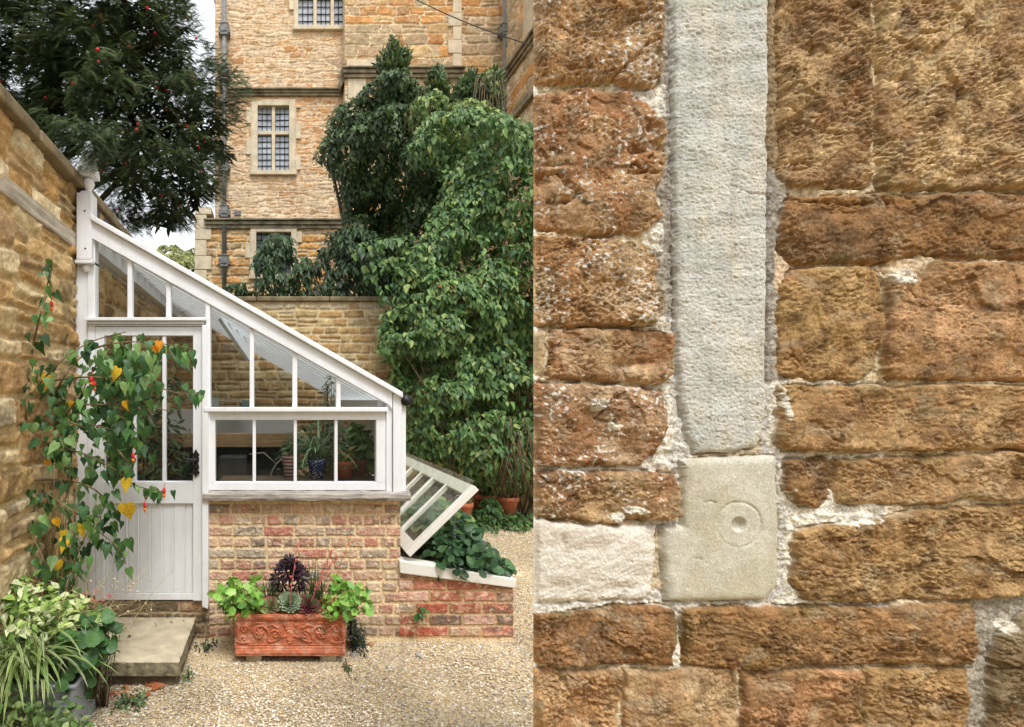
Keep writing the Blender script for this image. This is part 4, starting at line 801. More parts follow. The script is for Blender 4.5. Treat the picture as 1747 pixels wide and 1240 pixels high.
# ------------------------------------------------------------------ terracotta trough with scroll relief
def planter():
    Yf = 3.2; S_ = F/Yf; x = lambda px: (px-CX)/S_; z = lambda py: EYE-(py-CY)/S_
    root = thing('planter', 'rectangular terracotta trough with raised scroll ornament before the brick wall', 'planter', (x(495), 3.33, z(1117)))
    U = np.linspace(0, 1, 420); Vv = np.linspace(0, 1, 170); u, v = [a.ravel() for a in np.meshgrid(U, Vv)]
    W, H = 190., 71.; qx = u*W; qy = v*H                    # drawing units, v upwards
    h = np.zeros_like(qx)
    def mold(c, w_, a): 
        nonlocal h; h += a*np.exp(-((qy-c)/w_)**2)
    h += 2.2*(1-sst(9, 11, qy))+1.6*(1-sst(13, 15, qy))+2.4*sst(60.5, 62, qy)+1.2*sst(57, 58, qy)
    mold(5, 2, 1.0); mold(17, 1.2, .8); mold(66, 2.5, .9)
    fld = sst(17, 20, qy)*sst(58, 55, qy)
    rel = np.zeros_like(qx)
    def stroke(pts, wd, a):
        nonlocal rel
        pts = np.array(pts); dm = np.full(len(qx), 1e9)
        m = np.where((qx > pts[:, 0].min()-6) & (qx < pts[:, 0].max()+6))[0]
        for (ax, ay), (bx, by) in zip(pts, pts[1:]):
            ex, ey = bx-ax, by-ay; t = np.clip(((qx[m]-ax)*ex+(qy[m]-ay)*ey)/(ex*ex+ey*ey+1e-9), 0, 1); dm[m] = np.minimum(dm[m], np.hypot(qx[m]-ax-t*ex, qy[m]-ay-t*ey))
        rel = np.maximum(rel, a*np.sqrt(np.clip(1-(dm/wd)**2, 0, 1)))
    def spiral(cx, cy, r0, turns, a0, sgn): return [(cx+r0*(1-t*.82)*math.cos(a0+sgn*t*turns*6.283), cy+r0*(1-t*.82)*math.sin(a0+sgn*t*turns*6.283)) for t in np.linspace(0, 1, 34)]
    for cx in (43, 147):
        sg = 1 if cx < 95 else -1
        stroke(spiral(cx, 37, 16, 1.25, -.6 if sg > 0 else 3.74, sg), 2.2, 2.2)
        for i in range(6): a = i*1.047; stroke([(cx+2*math.cos(a), 38+2*math.sin(a)), (cx+6.2*math.cos(a), 38+6.2*math.sin(a))], 2.4, 2.6)
        stroke([(cx-.1, 38), (cx+.1, 38.1)], 2.6, 3.6)
        stroke(spiral(cx+sg*27, 35, 8, 1.2, 2.6 if sg > 0 else .5, -sg), 1.7, 1.8); stroke([(cx+sg*14, 24), (cx+sg*20, 22), (cx+sg*30, 26), (cx+sg*36, 33)], 1.5, 1.6); stroke([(cx+sg*13, 49), (cx+sg*22, 52), (cx+sg*31, 46)], 1.5, 1.6)
        stroke(spiral(cx-sg*26, 44, 7, 1.2, .3 if sg > 0 else 2.8, sg), 1.8, 2.0); stroke(spiral(cx-sg*28, 28, 7, 1.1, 5.5 if sg > 0 else 3.9, -sg), 1.8, 2.0)
        stroke([(cx-sg*20, 22), (cx-sg*32, 21), (cx-sg*40, 24)], 2.5, 2.2); stroke([(cx-sg*36, 50), (cx-sg*38, 36), (cx-sg*37, 28)], 3.5, 2.4)
        stroke([(cx-sg*18, 50), (cx-sg*9, 55), (cx+sg*4, 55)], 1.6, 1.6)
    stroke([(95, 22), (95, 26)], 5, 2); stroke([(95, 28), (95, 40)], 7, 2.6); stroke([(89, 45), (95, 47), (101, 45)], 3, 2.6); stroke([(84, 52), (90, 48), (95, 52), (100, 48), (106, 52)], 1.7, 2); stroke([(88, 33), (80, 30)], 1.6, 1.8); stroke([(102, 33), (110, 30)], 1.6, 1.8)
    for i in range(5): a = .5+i*.54; stroke([(95, 50), (95+8*math.cos(a), 50+7*math.sin(a))], 1.3, 1.8)
    h += fld*rel*1.45+.35*fbm(qx/6, qy/6, 3, 4)+.8*fbm(qx/40, qy/40, 4, 3)
    rim = 1.6*fbm(qx/16, 0*qx, 9, 3)*sst(.9, 1, v)
    ww = .985+.02*v; X = x(400)+(x(590)-x(400))*(.5+(u-.5)*ww)+.003*fbm(qy/7, u*2, 21, 3)*((u < .02) | (u > .98)); Z = z(1117)+(z(1046)-z(1117))*v+rim/S_
    c = np.tile(s2l((190, 112, 80)), (len(qx), 1))*(1+.18*fbm(qx/25, qy/25, 5, 4))[:, None]
    sc = sst(.1, .5, fbm(qx/30, qy/18, 6, 4))[:, None]; c = c*(1-.5*sc)+s2l((212, 156, 128))*.5*sc
    blm = sst(.22, .55, fbm(qx/14+9, qy/10, 18, 5))[:, None]; c = c*(1-.26*blm)+s2l((222, 186, 162))*.26*blm; ms_ = sst(.2, .5, fbm(qx/9, qy/7, 28, 4)+.35*sst(16, 4, qy)+.3*sst(58, 70, qy)-.15)[:, None]; c = c*(1-.4*ms_)+s2l((110, 90, 66))*.4*ms_
    grime = sst(.15, .6, fbm(qx/18+4, qy/14, 8, 4))[:, None]; c = c*(1-.4*grime)+s2l((136, 84, 58))*.4*grime
    add('front_panel', fastmesh('front_panel', np.stack([X, Yf-h/S_, Z], 1), [grid_faces(420, 170)], c), M_terra_attr, root)
    k = MB(); x0, x1, z0, z1 = x(401), x(589), z(1117), z(1048); b1 = Yf+.27
    k.box(x0, x0+.03, Yf+.003, b1, z0, z1); k.box(x1-.03, x1, Yf+.003, b1, z0, z1); k.box(x0+.03, x1-.03, b1-.03, b1, z0, z1); k.box(x0+.03, x1-.03, Yf+.003, Yf+.03, z0, z1-.006); k.box(x0+.03, x1-.03, Yf+.03, b1-.03, z0, z0+.03)
    k.box(x0-.012, x1+.012, Yf-.004, b1+.01, z1-.03, z1-.008)
    add('body', k.mesh('body'), M_terra, root, .006)
    k = MB(); k.box(x0+.03, x1-.03, Yf+.03, b1-.03, z1-.04, z1-.02); add('soil', k.mesh('soil'), plain('planter soil', C(70, 54, 40), .95), root)
    for px in (432.5, 560.5):
        k = MB(); nn_ = 14
        k.box(x(px-14), x(px+14), Yf+.02, Yf+.24, -.02, z(1117)-.002)
        solo('stone_block', k.mesh('stone_block'), M_slab, 'small rough stone foot under the %s end of the terracotta trough' % ('left' if px < 500 else 'right'), 'stone block', (x(px), Yf+.12, 0), 'stone feet carrying the terracotta trough').modifiers.new('bevel', 'BEVEL').width = .012
planter()
# ================================================================== PLANTS
def leaf_t(kind):
    """leaf templates: x across, y from stalk to tip, z away from the face"""
    if kind == 'ovate': prof = [(0, .03), (.14, .2), (.36, .27), (.66, .15), (1, 0)]
    elif kind == 'heart': prof = [(-.1, .2), (.08, .37), (.34, .34), (.66, .15), (1.05, 0)]
    elif kind == 'round': prof = [(0, .1), (.2, .42), (.55, .52), (.86, .34), (1, .04)]
    elif kind == 'lance': prof = [(0, .03), (.25, .11), (.5, .14), (.78, .09), (1, 0)]
    elif kind == 'spoon': prof = [(0, .04), (.35, .06), (.7, .16), (.9, .13), (1, .01)]
    elif kind == 'pad': prof = [(0, .16), (.3, .3), (.6, .34), (.85, .2), (1, .02)]
    V = []; droop = {'ovate': .16, 'heart': .22, 'round': .1, 'lance': .2, 'spoon': -.18, 'pad': -.2}[kind]
    for i, (y, w) in enumerate(prof):
        zc = -droop*y*y; f = .32 if kind not in ('spoon', 'pad') else .35
        ym = max(y, 0) if i == 0 else y
        V += [(-w, y, zc+w*f), (0, ym, zc), (w, y, zc+w*f)]
    Fq = []
    for i in range(len(prof)-1): a = 3*i; Fq += [(a, a+1, a+4, a+3), (a+1, a+2, a+5, a+4)]
    return np.array(V, float), np.array(Fq)
def spray_t(n=9, w=.05, l=.24):
    V = []; T = []
    for i in range(n):
        y = .05+.9*i/(n-1); z = -.22*y*y
        for s in (-1, 1):
            L = l*(1-.45*y); b = len(V); V += [(0, y-.035, z), (0, y+.035, z), (s*L, y+.16, z-.05)]; T.append((b, b+1, b+2))
    b = len(V); V += [(-.012, 0, 0), (.012, 0, 0), (0, 1.0, -.22)]; T.append((b, b+1, b+2)); return np.array(V), np.array(T)
def unit(a): return a/np.maximum(np.linalg.norm(a, axis=-1, keepdims=True), 1e-9)
def leaves(tmpl, pos, nrm, tip, size, cols, rng, curl=.0):
    """instances of one template as a single mesh: arrays V, F, colours"""
    T, Fq = tmpl; n = len(pos); nrm = unit(nrm); tip = unit(tip-nrm*np.sum(tip*nrm, -1, keepdims=True)); side = np.cross(tip, nrm)
    size = np.broadcast_to(size, (n,)); asp = .85+.3*rng.random(n)
    V = pos[:, None]+size[:, None, None]*(T[None, :, :1]*asp[:, None, None]*side[:, None]+T[None, :, 1:2]*tip[:, None]+T[None, :, 2:]*nrm[:, None]*(1+curl*rng.standard_normal((n, 1, 1))))
    Fa = (Fq[None]+len(T)*np.arange(n)[:, None, None]).reshape(-1, Fq.shape[1]); c = np.repeat(cols[:, None], len(T), 1).reshape(-1, 3)
    return V.reshape(-1, 3), Fa, c
def join(parts):
    Vs, Fs, Cs, o = [], [], [], 0
    for V, f, c in parts: Vs.append(V); Fs.append(f+o); Cs.append(c); o += len(V)
    return np.concatenate(Vs), Fs, np.concatenate(Cs)
def palette(rng, n, pal, lo=.75, hi=1.25):
    p = np.array([s2l(c) for c in pal]); return p[rng.integers(0, len(p), n)]*(lo+(hi-lo)*rng.random((n, 1)))
def inpoly(p, x, z):
    ins = np.zeros(len(x), bool); d = np.full(len(x), 1e9)
    for (ax, ay), (bx, by) in zip(p, np.roll(p, -1, 0)):
        ex, ey = bx-ax, by-ay; t = np.clip(((x-ax)*ex+(z-ay)*ey)/(ex*ex+ey*ey+1e-12), 0, 1); d = np.minimum(d, np.hypot(x-ax-t*ex, z-ay-t*ey))
        ins ^= ((ay > z) != (by > z)) & (x < ex*(z-ay)/(ey if ey else 1e-9)+ax)
    return ins, d
def mass(poly, Y, T, n, seed, Rr=.5, clump=1.5, camp=.35, hole=-9, inner=.25, back=.12, edge=.06):
    """points and outward normals through a leafy volume whose side elevation is poly (x, z in metres)"""
    rng = np.random.default_rng(seed); p = np.array(poly, float); lo, hi = p.min(0), p.max(0); X = []; Z = []
    while sum(len(a) for a in X) < n:
        x = rng.uniform(lo[0], hi[0], n); z = rng.uniform(lo[1], hi[1], n); ins, d = inpoly(p, x, z)
        f = fbm(x*clump*1.7, z*clump*1.7, seed+50, 3); m = ins & ((f > hole) | (d > Rr*.9)) & (d+edge*2*f > 0); X.append(x[m]); Z.append(z[m])
    x = np.concatenate(X)[:n]; z = np.concatenate(Z)[:n]
    def B_(x, z):
        ins, d = inpoly(p, x, z); q = np.clip(np.where(ins, d, 0)/Rr, 0, 1); return T*np.sqrt(1-(1-q)**2)*(.8+camp*fbm(x*clump, z*clump, seed, 3))+.5*camp*T*np.minimum(q*2, 1)*ridge(x*clump*2.2, z*clump*2.2, seed+9, 2)*.4-.45*T*np.minimum(q*2, 1)*sst(.22, .6, fbm(x*clump*1.6, z*clump*2.1, seed+19, 3))*1.5
    e = .03; b = B_(x, z); gx_ = (B_(x+e, z)-B_(x-e, z))/(2*e); gz_ = (B_(x, z+e)-B_(x, z-e))/(2*e); nr = unit(np.stack([-gx_, -np.ones(n), -gz_], 1)*np.array([.6, 1, .6]))
    q = rng.random(n); y = Y-b; inn = q < inner; y[inn] = Y-b[inn]*rng.random(inn.sum()); bk = q > 1-back; y[bk] = Y+.5*b[bk]*rng.random(bk.sum()); nr[bk, 1] *= -1
    y += .04*rng.standard_normal(n); return np.stack([x, y, z], 1), nr, rng, inn
def pxpoly(pts, Y): return [((a-CX)/F*Y, EYE-(b-CY)/F*Y) for a, b in pts]
def droop_tip(n, rng, out=.35, jit=.5): return np.stack([jit*rng.standard_normal(n), -out+jit*.5*rng.standard_normal(n), -np.ones(n)], 1)
def limbs(root, name, spec, m=None, lab=None):
    k = MB()
    for pts, r0, r1 in spec:
        pts = [np.array(p, float) for p in pts]; q = []
        for a, b in zip(pts, pts[1:]):
            for t in np.linspace(0, 1, 5)[:-1]: q.append(a+(b-a)*t)
        q.append(pts[-1]); k.tube(q, list(np.linspace(r0, r1, len(q))), 7)
    return add(name, k.mesh(name, True), m or M_bark, root, label=lab)
# ------------------------------------------------------------------ yew tree behind the left wall
YW = 6.0
yw = pxpoly([(-120,-120),(300,-120),(325,0),(330,40),(350,58),(340,80),(372,98),(352,122),(380,142),(408,150),(432,160),(408,182),(392,200),(424,232),(398,250),(378,246),(384,285),(368,300),(380,332),(352,346),(356,364),(330,372),(318,396),(290,385),(270,402),(244,404),(215,388),(196,366),(176,330),(165,300),(150,272),(130,296),(112,292),(90,262),(60,238),(40,214),(10,190),(-120,120)], YW)
NI = 6500; cxy = np.mean(yw, 0); yw2 = [tuple(cxy+(np.array(q)-cxy)*.78) for q in yw]
root = thing('yew_tree', 'big dark green yew tree with red berries overhanging the left garden wall', 'tree', (-3.2, 6.6, 2.35))
pos, nr, rng, inn = mass(yw, YW, 1.0, 26000, 21, .8, 1.5, .5, -.38, .35, .2, .1)
n = len(pos); tip = nr*.6+droop_tip(n, rng, .5, .6)*.8+np.stack([.5*np.sign(pos[:, 0]+2.2), 0*pos[:, 0], 0*pos[:, 0]], 1)
nn = np.stack([.4*rng.standard_normal(n), -.5+.3*rng.standard_normal(n), np.ones(n)*.9], 1)
cl = palette(rng, n, [(84,100,64), (70,86,56), (98,114,72), (76,92,62), (122,132,88), (62,78,52)])
old = rng.random(n) < .03; cl[old] = s2l((110, 92, 52))
V, Fs, Cc = join([leaves(spray_t(9), pos, nn, tip, .11+.07*rng.random(n), cl, rng)])
add('crown', fastmesh('crown', V, Fs, Cc, False), M_needle, root)
pos2, nr2, rng2, _ = mass(yw2, YW+.5, .4, NI, 22, .5, 1.4, .4, -.3, .5, .3, .0)
V, Fs, Cc = join([leaves(leaf_t('lance'), pos2, np.stack([.4*rng2.standard_normal(NI), -.6+.4*rng2.standard_normal(NI), np.ones(NI)], 1), droop_tip(NI, rng2, .1, .9), .13+.09*rng2.random(NI), palette(rng2, NI, [(50,66,44), (58,74,48)]), rng2)])
add('inner_crown', fastmesh('inner_crown', V, Fs, Cc, False), M_needle, root)
limbs(root, 'trunk', [([(-3.2, 6.6, 2.2), (-3.15, 6.6, 3.4), (-2.9, 6.5, 4.6), (-2.6, 6.4, 6.4)], .24, .08)])
r = random.Random(9)
limbs(root, 'limbs', [([(-3.1, 6.55, 3.3+.35*i), (-2.4+.1*i, 6.3, 3.7+.4*i+r.uniform(-.2, .2)), (-1.6+r.uniform(-.3, .5), 6.0+r.uniform(-.5, .3), 3.9+.42*i+r.uniform(-.3, .2)), (-.9+r.uniform(-.4, .3), 5.8, 3.8+.42*i)], .06, .008) for i in range(7)]+[([(-3.1, 6.55, 3.3), (-2.6, 5.8, 3.6), (-2.3, 5.0, 3.7)], .05, .01)])
hang = pxpoly([(92,214),(150,196),(206,212),(196,262),(172,276),(176,300),(160,282),(150,262),(136,292),(108,268)], 3.45)
pos3, nr3, rng3, _ = mass(hang, 3.45, .16, 620, 23, .2, 3, .5, -.2, .3, .2, .03)
V, Fs, Cc = join([leaves(spray_t(9), pos3, np.stack([.4*rng3.standard_normal(620), -.5+.3*rng3.standard_normal(620), np.ones(620)], 1), droop_tip(620, rng3, .4, .6), .06+.05*rng3.random(620), palette(rng3, 620, [(84,100,64), (70,86,56), (98,114,72)]), rng3)])
add('hanging_branch', fastmesh('hanging_branch', V, Fs, Cc, False), M_needle, root)
bi = rng.choice(np.where((nr[:, 1] < -.3) & ~inn)[0], 95, False); M_aril = plain('red aril', C(200, 40, 44), .4)
for p in pos[bi]: k = MB(); k.ball(p+np.array([0, -.05, -.03]), .012+.006*r.random(), 5); add('berry', k.mesh('berry', True), M_aril, root)
# ------------------------------------------------------------------ creeper mass on the right
YC = 6.55
green_c = [(84,118,62), (70,102,56), (102,134,72), (82,112,66), (122,150,84), (58,90,50), (96,126,72), (148,162,94), (92,124,66), (112,142,78)]
def creeper(name, label, pts, Y, T, n, seed, size, pal, leaf='ovate', Rr=.6, clump=1.3, camp=.5, hole=-9, cat='climber', inner=.2, trunk=None, dry=.0, m=None, tipj=.4, shade=True):
    poly = pxpoly(pts, Y); c = np.mean(poly, 0); z0 = min(p[1] for p in poly)
    root = thing(name, label, cat, (c[0], Y, z0)); pos, nr, rng, inn = mass(poly, Y, T, n, seed, Rr, clump, camp, hole, inner)
    n = len(pos); nrm = nr*1.0+np.array([-.05, -.25, .75])+.35*rng.standard_normal((n, 3)); cl = palette(rng, n, pal)
    V, Fs, Cc = join([leaves(leaf_t(leaf), pos, nrm, droop_tip(n, rng, .45, tipj), size*(.5+.85*rng.random(n)), cl, rng, .9)])
    add('foliage', fastmesh('foliage', V, Fs, Cc), m or M_leaf, root)
    if trunk: limbs(root, 'stem', trunk, M_twig)
    return root, pos, nr, rng, poly
cr_poly = [(690,262),(712,218),(735,200),(760,205),(790,188),(830,200),(870,215),(910,225),(990,240),(1060,300),(1060,800),(960,850),(900,848),(905,850),(880,838),(850,828),(820,836),(798,824),(770,826),(740,800),(705,790),(688,770),(685,690),(660,640),(640,600),(646,560),(660,520),(672,470),(690,430),(720,390),(742,345),(730,300),(705,285)]
g0 = gz(0, 6.4)
stems = []
r = random.Random(5)
for i in range(26):
    x0 = 1.5+r.random()*2.2; stems.append(([(x0, 6.5, .1), (x0+r.uniform(-.2, .2), 6.2+r.uniform(-.2, .2), .6), (x0+r.uniform(-.4, .4), 6.1+r.uniform(-.2, .3), 1.3), (x0+r.uniform(-.5, .5), 6.3, 2.4), (x0+r.uniform(-.6, .6), 6.4, 3.6)], .014, .005))
for i in range(30):
    a = (r.uniform(845, 905), r.uniform(700, 760)); b = (a[0]+r.uniform(-30, 25), a[1]+r.uniform(40, 70)); c_ = (b[0]+r.uniform(-30, 30), 850+r.uniform(-15, 5)); stems.append(([P(*a, 5.72+r.uniform(-.05, .1)), P(*b, 5.68+r.uniform(-.1, .1)), P(*c_, 5.9)], .007, .004))
creeper('creeper', 'large leafy green creeper covering the right end of the buff back wall', cr_poly, YC, .8, 27000, 31, .086, green_c, 'ovate', .75, 1.1, .45, -9, 'climber', .22, stems)
# sparse leaves hanging over the left edge of the creeper and the wall
creeper('creeper', 'thin trailing creeper shoots hanging over the wall coping at the big shrub', [(590,420),(700,400),(720,470),(690,560),(660,600),(640,585),(655,540),(640,500),(620,470)], 6.7, .35, 480, 33, .1, green_c, 'ovate', .3, 2.2, .6, -.1)
# dark shrub behind, with conifer tips
shrub_pal = [(72,94,52), (60,80,46), (84,106,58), (54,72,44), (98,118,64), (66,88,52)]
creeper('shrub', 'huge dark green rounded shrub in front of the manor house', [(535,265),(552,240),(560,205),(590,190),(612,168),(640,160),(690,170),(740,175),(800,180),(830,200),(830,420),(760,470),(700,520),(640,520),(610,480),(575,460),(556,420),(585,390),(580,330),(560,300)], 8.6, 1.2, 24000, 35, .095, shrub_pal, 'ovate', 1.0, .9, .7, -9, 'shrub', .45, [([(1.9, 9, 2.4), (1.8, 8.8, 4), (1.7, 8.7, 6)], .09, .03), ([(1.9, 9, 2.6), (1.2, 8.7, 4), (.9, 8.5, 5.2)], .06, .02)])
con_pal = [(74,94,52), (86,108,58), (62,82,48), (98,116,64)]
def conifer(label, pts, Y, T, n, seed):
    poly = pxpoly(pts, Y); c = np.mean(poly, 0); root = thing('conifer', label, 'conifer', (c[0], Y, min(p[1] for p in poly)))
    pos, nr, rng, inn = mass(poly, Y, T, n, seed, T, 2.2, .6, -9, .3, .25, .08); n = len(pos); tip = nr*.7+np.array([0, 0, .8])+.4*rng.standard_normal((n, 3)); nn = nr+.5*rng.standard_normal((n, 3))
    V, Fs, Cc = join([leaves(leaf_t('lance'), pos, nn, tip, .09+.06*rng.random(n), palette(rng, n, con_pal), rng, .4)])
    add('foliage', fastmesh('foliage', V, Fs, Cc), M_leaf, root); x = c[0]; zs = [p[1] for p in poly]; limbs(root, 'trunk', [([(x, Y, 2.4), (x, Y, max(zs)-.15)], .06, .01)])
conifer('tall narrow conifer tip standing highest above the big dark shrub', [(668,66),(676,84),(680,100),(696,96),(692,128),(688,150),(706,170),(716,215),(690,240),(640,240),(622,205),(640,170),(650,150),(648,120),(640,100),(652,102),(660,84)], 8.3, .35, 2400, 41)
conifer('pointed conifer tip directly right of the tallest conifer', [(738,122),(752,132),(760,150),(764,200),(720,215),(726,165),(730,138)], 8.2, .25, 900, 43)
conifer('broad low conifer tip beside the inner house drainpipe', [(790,136),(806,126),(818,140),(834,130),(846,120),(852,150),(852,225),(770,225),(768,180),(776,150)], 8.0, .3, 1900, 45)
creeper('climber', 'pale yellowish climber with bare twigs spilling over the top of the dark shrub', [(690,190),(720,172),(760,182),(800,178),(850,200),(860,230),(830,240),(780,250),(770,290),(745,285),(735,240),(700,235)], 7.5, .45, 1700, 47, .085, [(128,148,78), (110,136,70), (146,158,92), (96,124,62)], 'ovate', .3, 1.8, .6, -.2, 'climber', .25, [([P(690+14*i, 200+r.uniform(0, 40), 7.2), P(705+14*i+r.uniform(-20, 20), 170+r.uniform(0, 30), 7.05), P(725+13*i+r.uniform(-20, 25), 230+r.uniform(-10, 60), 7.0)], .007, .004) for i in range(10)])
creeper('climber', 'bundle of bare hanging climber stems in front of the inner drainpipe', [(815,130),(850,120),(858,190),(850,225),(820,225),(806,180)], 7.8, .25, 500, 49, .08, [(110,128,72), (136,140,90)], 'ovate', .3, 2, .6, -.1, 'climber', .2, [([P(812+4*i, 135+r.uniform(-10, 20), 7.6), P(806+5*i, 175+r.uniform(-10, 10), 7.5), P(804+6*i+r.uniform(-12, 12), 235+r.uniform(-20, 20), 7.5)], .008, .004) for i in range(12)])
# laurels on top of the back wall
creeper('laurel', 'small upright laurel bush growing above the buff wall left of the lower window', [(384,486),(420,478),(432,450),(440,420),(455,402),(476,398),(500,410),(505,440),(530,440),(540,470),(540,520),(384,520)], 7.9, .4, 1500, 51, .12, [(62,84,52), (74,98,60), (52,72,46), (86,112,68)], 'lance', .35, 2, .6, -.25, 'bush', .3, [([P(470, 560, 8), P(468, 470, 7.9), P(475, 410, 7.9)], .02, .008), ([P(440, 560, 8), P(436, 480, 7.9), P(442, 430, 7.9)], .02, .008)])
creeper('laurel', 'darker laurel bush above the buff wall close to the big shrub', [(520,520),(522,470),(540,440),(560,400),(590,390),(640,400),(660,450),(660,520)], 7.8, .45, 1900, 53, .12, [(54,74,46), (64,86,52), (46,64,42), (76,98,60)], 'lance', .4, 2, .6, -.2, 'bush', .3)
# far tree and weeds
creeper('tree', 'pale yellowish green tree far behind the greenhouse roof under the yew', [(255,440),(270,415),(300,418),(318,430),(350,425),(380,470),(380,540),(250,520)], 26, 2, NI, 55, .2, [(150,156,92), (132,142,80), (168,168,106)], 'ovate', 2, .6, .6, -.2, 'tree', .3, [([P(320, 620, 27), P(318, 440, 27)], .25, .1)])
# ------------------------------------------------------------------ abutilon with lantern flowers, foreground left
def lerp_px(pts, step=4.0):
    out = []; acc = 0
    for (a, b) in zip(pts, pts[1:]):
        L = math.hypot(b[0]-a[0], b[1]-a[1]); m = max(int(L/step), 1)
        for t in range(m): out.append((a[0]+(b[0]-a[0])*t/m, a[1]+(b[1]-a[1])*t/m))
    out.append(pts[-1]); return out
def smooth_px(pts, k=3):
    pts = [np.array(p, float) for p in pts]
    for _ in range(k):
        q = [pts[0]]
        for a, b in zip(pts, pts[1:]): q += [a*.75+b*.25, a*.25+b*.75]
        q.append(pts[-1]); pts = q
    return [tuple(p) for p in pts]
def abutilon():
    root = thing('abutilon', 'arching abutilon with drooping green and yellow leaves and red flowers before the white door', 'shrub', (-1.28, 2.9, 0))
    br = [([(-40,780),(10,740),(42,690),(90,625),(150,582),(215,566)], 3.0), ([(-40,700),(42,662),(120,642),(200,645),(260,655),(300,672),(345,672)], 3.05), ([(-20,735),(42,740),(80,757),(150,775),(200,802),(230,830),(276,838)], 3.0),
          ([(-20,838),(42,838),(80,845),(140,880),(170,908),(205,935),(215,962)], 3.0), ([(44,725),(48,640),(62,560),(74,520),(84,470),(86,458)], 2.85), ([(42,690),(110,690),(180,690),(240,690),(292,702)], 3.1),
          ([(0,818),(60,818),(100,818),(150,825),(185,855),(165,890),(150,930)], 3.02), ([(60,1060),(100,1045),(112,1000),(130,950),(150,905)], 2.95), ([(20,720),(100,718),(160,724),(220,742),(250,765)], 3.12),
          ([(90,680),(115,630),(150,598),(190,585),(240,582),(290,588),(326,594)], 3.08), ([(70,760),(120,700),(150,650),(175,600),(205,570)], 3.05), ([(120,720),(170,740),(205,770),(225,800)], 2.98), ([(60,830),(110,860),(125,900),(140,960),(120,1010)], 2.98), ([(20,860),(48,900),(90,985)], 2.9)]
    k = MB(); r = random.Random(12); rng = np.random.default_rng(12); pts = []
    for b, Y in br:
        s = smooth_px(b); L = len(s); ys = [Y+.1*math.sin(i*.35+b[0][1])-.12*i/L for i in range(L)]
        k.tube([P(a, c, y) for (a, c), y in zip(s, ys)], list(np.linspace(.0075, .0022, L)), 6)
        d = lerp_px(s, 3.2)
        i = r.uniform(0, 4)
        while i < len(d):
            a, c = d[int(i)]
            if a > 26: pts.append((a+r.gauss(0, 8), c+r.gauss(4, 9), Y+r.gauss(-.03, .07)))
            i += r.uniform(1.7, 4.0)
    add('branches', k.mesh('branches', True), plain('abutilon twig', C(122, 104, 72), .85, (40, .6, 1.2)), root)
    for (cx_, cy_, sx, sy, m) in [(215,640,50,45,62),(200,730,48,40,60),(175,690,50,60,50),(120,700,40,50,40),(110,790,45,40,34),(80,760,30,40,26),(160,880,36,40,34),(200,780,30,40,26),(280,600,34,16,18),(330,670,14,6,6),(205,935,14,22,16),(105,990,22,40,24),(262,836,20,6,10),(70,650,22,50,14),(80,480,10,26,7),(60,960,24,50,30),(50,760,26,50,26),(55,870,26,50,26),(110,930,30,40,24),(235,615,40,26,22)]:
        for _ in range(int(m*1.05)): pts.append((r.gauss(cx_, sx*.62), r.gauss(cy_, sy*.62), 3.05+r.gauss(0, .13)))
    pts = [p for p in pts if p[0] < 352 and not (p[0] > 262 and p[1] > 690 and p[1] < 826) and not (p[0] > 225 and p[1] > 860)]
    n = len(pts); pos = np.array([P(*p) for p in pts]); nrm = np.stack([.45*rng.standard_normal(n), -1+.25*rng.standard_normal(n), .35+.3*rng.standard_normal(n)], 1)
    tip = np.stack([.33*rng.standard_normal(n), -.1+.25*rng.standard_normal(n), -np.ones(n)], 1); size = .036+.046*rng.random(n)
    cl = palette(rng, n, [(70,108,56), (58,94,50), (86,124,62), (50,82,46), (102,142,74), (76,114,70), (128,160,98)])
    V, Fs, Cc = join([leaves(leaf_t('heart'), pos, nrm, tip, size, cl, rng, 1.1)]); add('foliage', fastmesh('foliage', V, Fs, Cc), M_leaf, root)
    yl = [(84,640,1), (266,590,2), (272,582,2), (124,684,0), (202,628,1), (214,684,0), (216,816,1), (216,858,1.3), (94,884,0), (139,894,1), (108,905,1), (112,918,1), (53,905,2), (48,845,1), (100,955,1), (80,785,2)]
    pos = np.array([P(a, b, 2.92) for a, b, c in yl]); n = len(yl); nrm = np.stack([.2*rng.standard_normal(n), -np.ones(n), .3*rng.standard_normal(n)], 1); tip = np.stack([.3*rng.standard_normal(n), np.zeros(n), -np.ones(n)], 1)
    cl = np.array([s2l([(236,178,40), (240,200,60), (240,160,44)][min(int(round(c)), 2)]) for a, b, c in yl]); sz = np.array([.085 if c in (1, 1.3) else .06 for a, b, c in yl]); sz[7] = .125
    V, Fs, Cc = join([leaves(leaf_t('heart'), pos, nrm, tip, sz, cl, rng, .5)]); add('yellow_leaves', fastmesh('yellow_leaves', V, Fs, Cc), M_leaf, root)
    k = MB(); k2 = MB()
    for a, b in [(88,520), (156,648), (161,656), (227,778), (247,862), (280,838)]:
        k = MB(); k2 = MB(); p = P(a, b, 2.9); k.lathe([(.003, .02), (.008, .015), (.010, 0), (.007, -.014)], p, 10); k2.lathe([(.008, -.014), (.010, -.024), (.004, -.034)], p, 8); k2.tube([p+np.array([0, 0, -.03]), p+np.array([.002, -.002, -.045])], .002, 5); k.tube([p+np.array([0, 0, .022]), p+np.array([.006, .004, .05])], .0015, 5)
        fl = add('flower', k.mesh('flower', True), M_flower, root); add('petals', k2.mesh('petals', True), M_orange, fl)
abutilon()
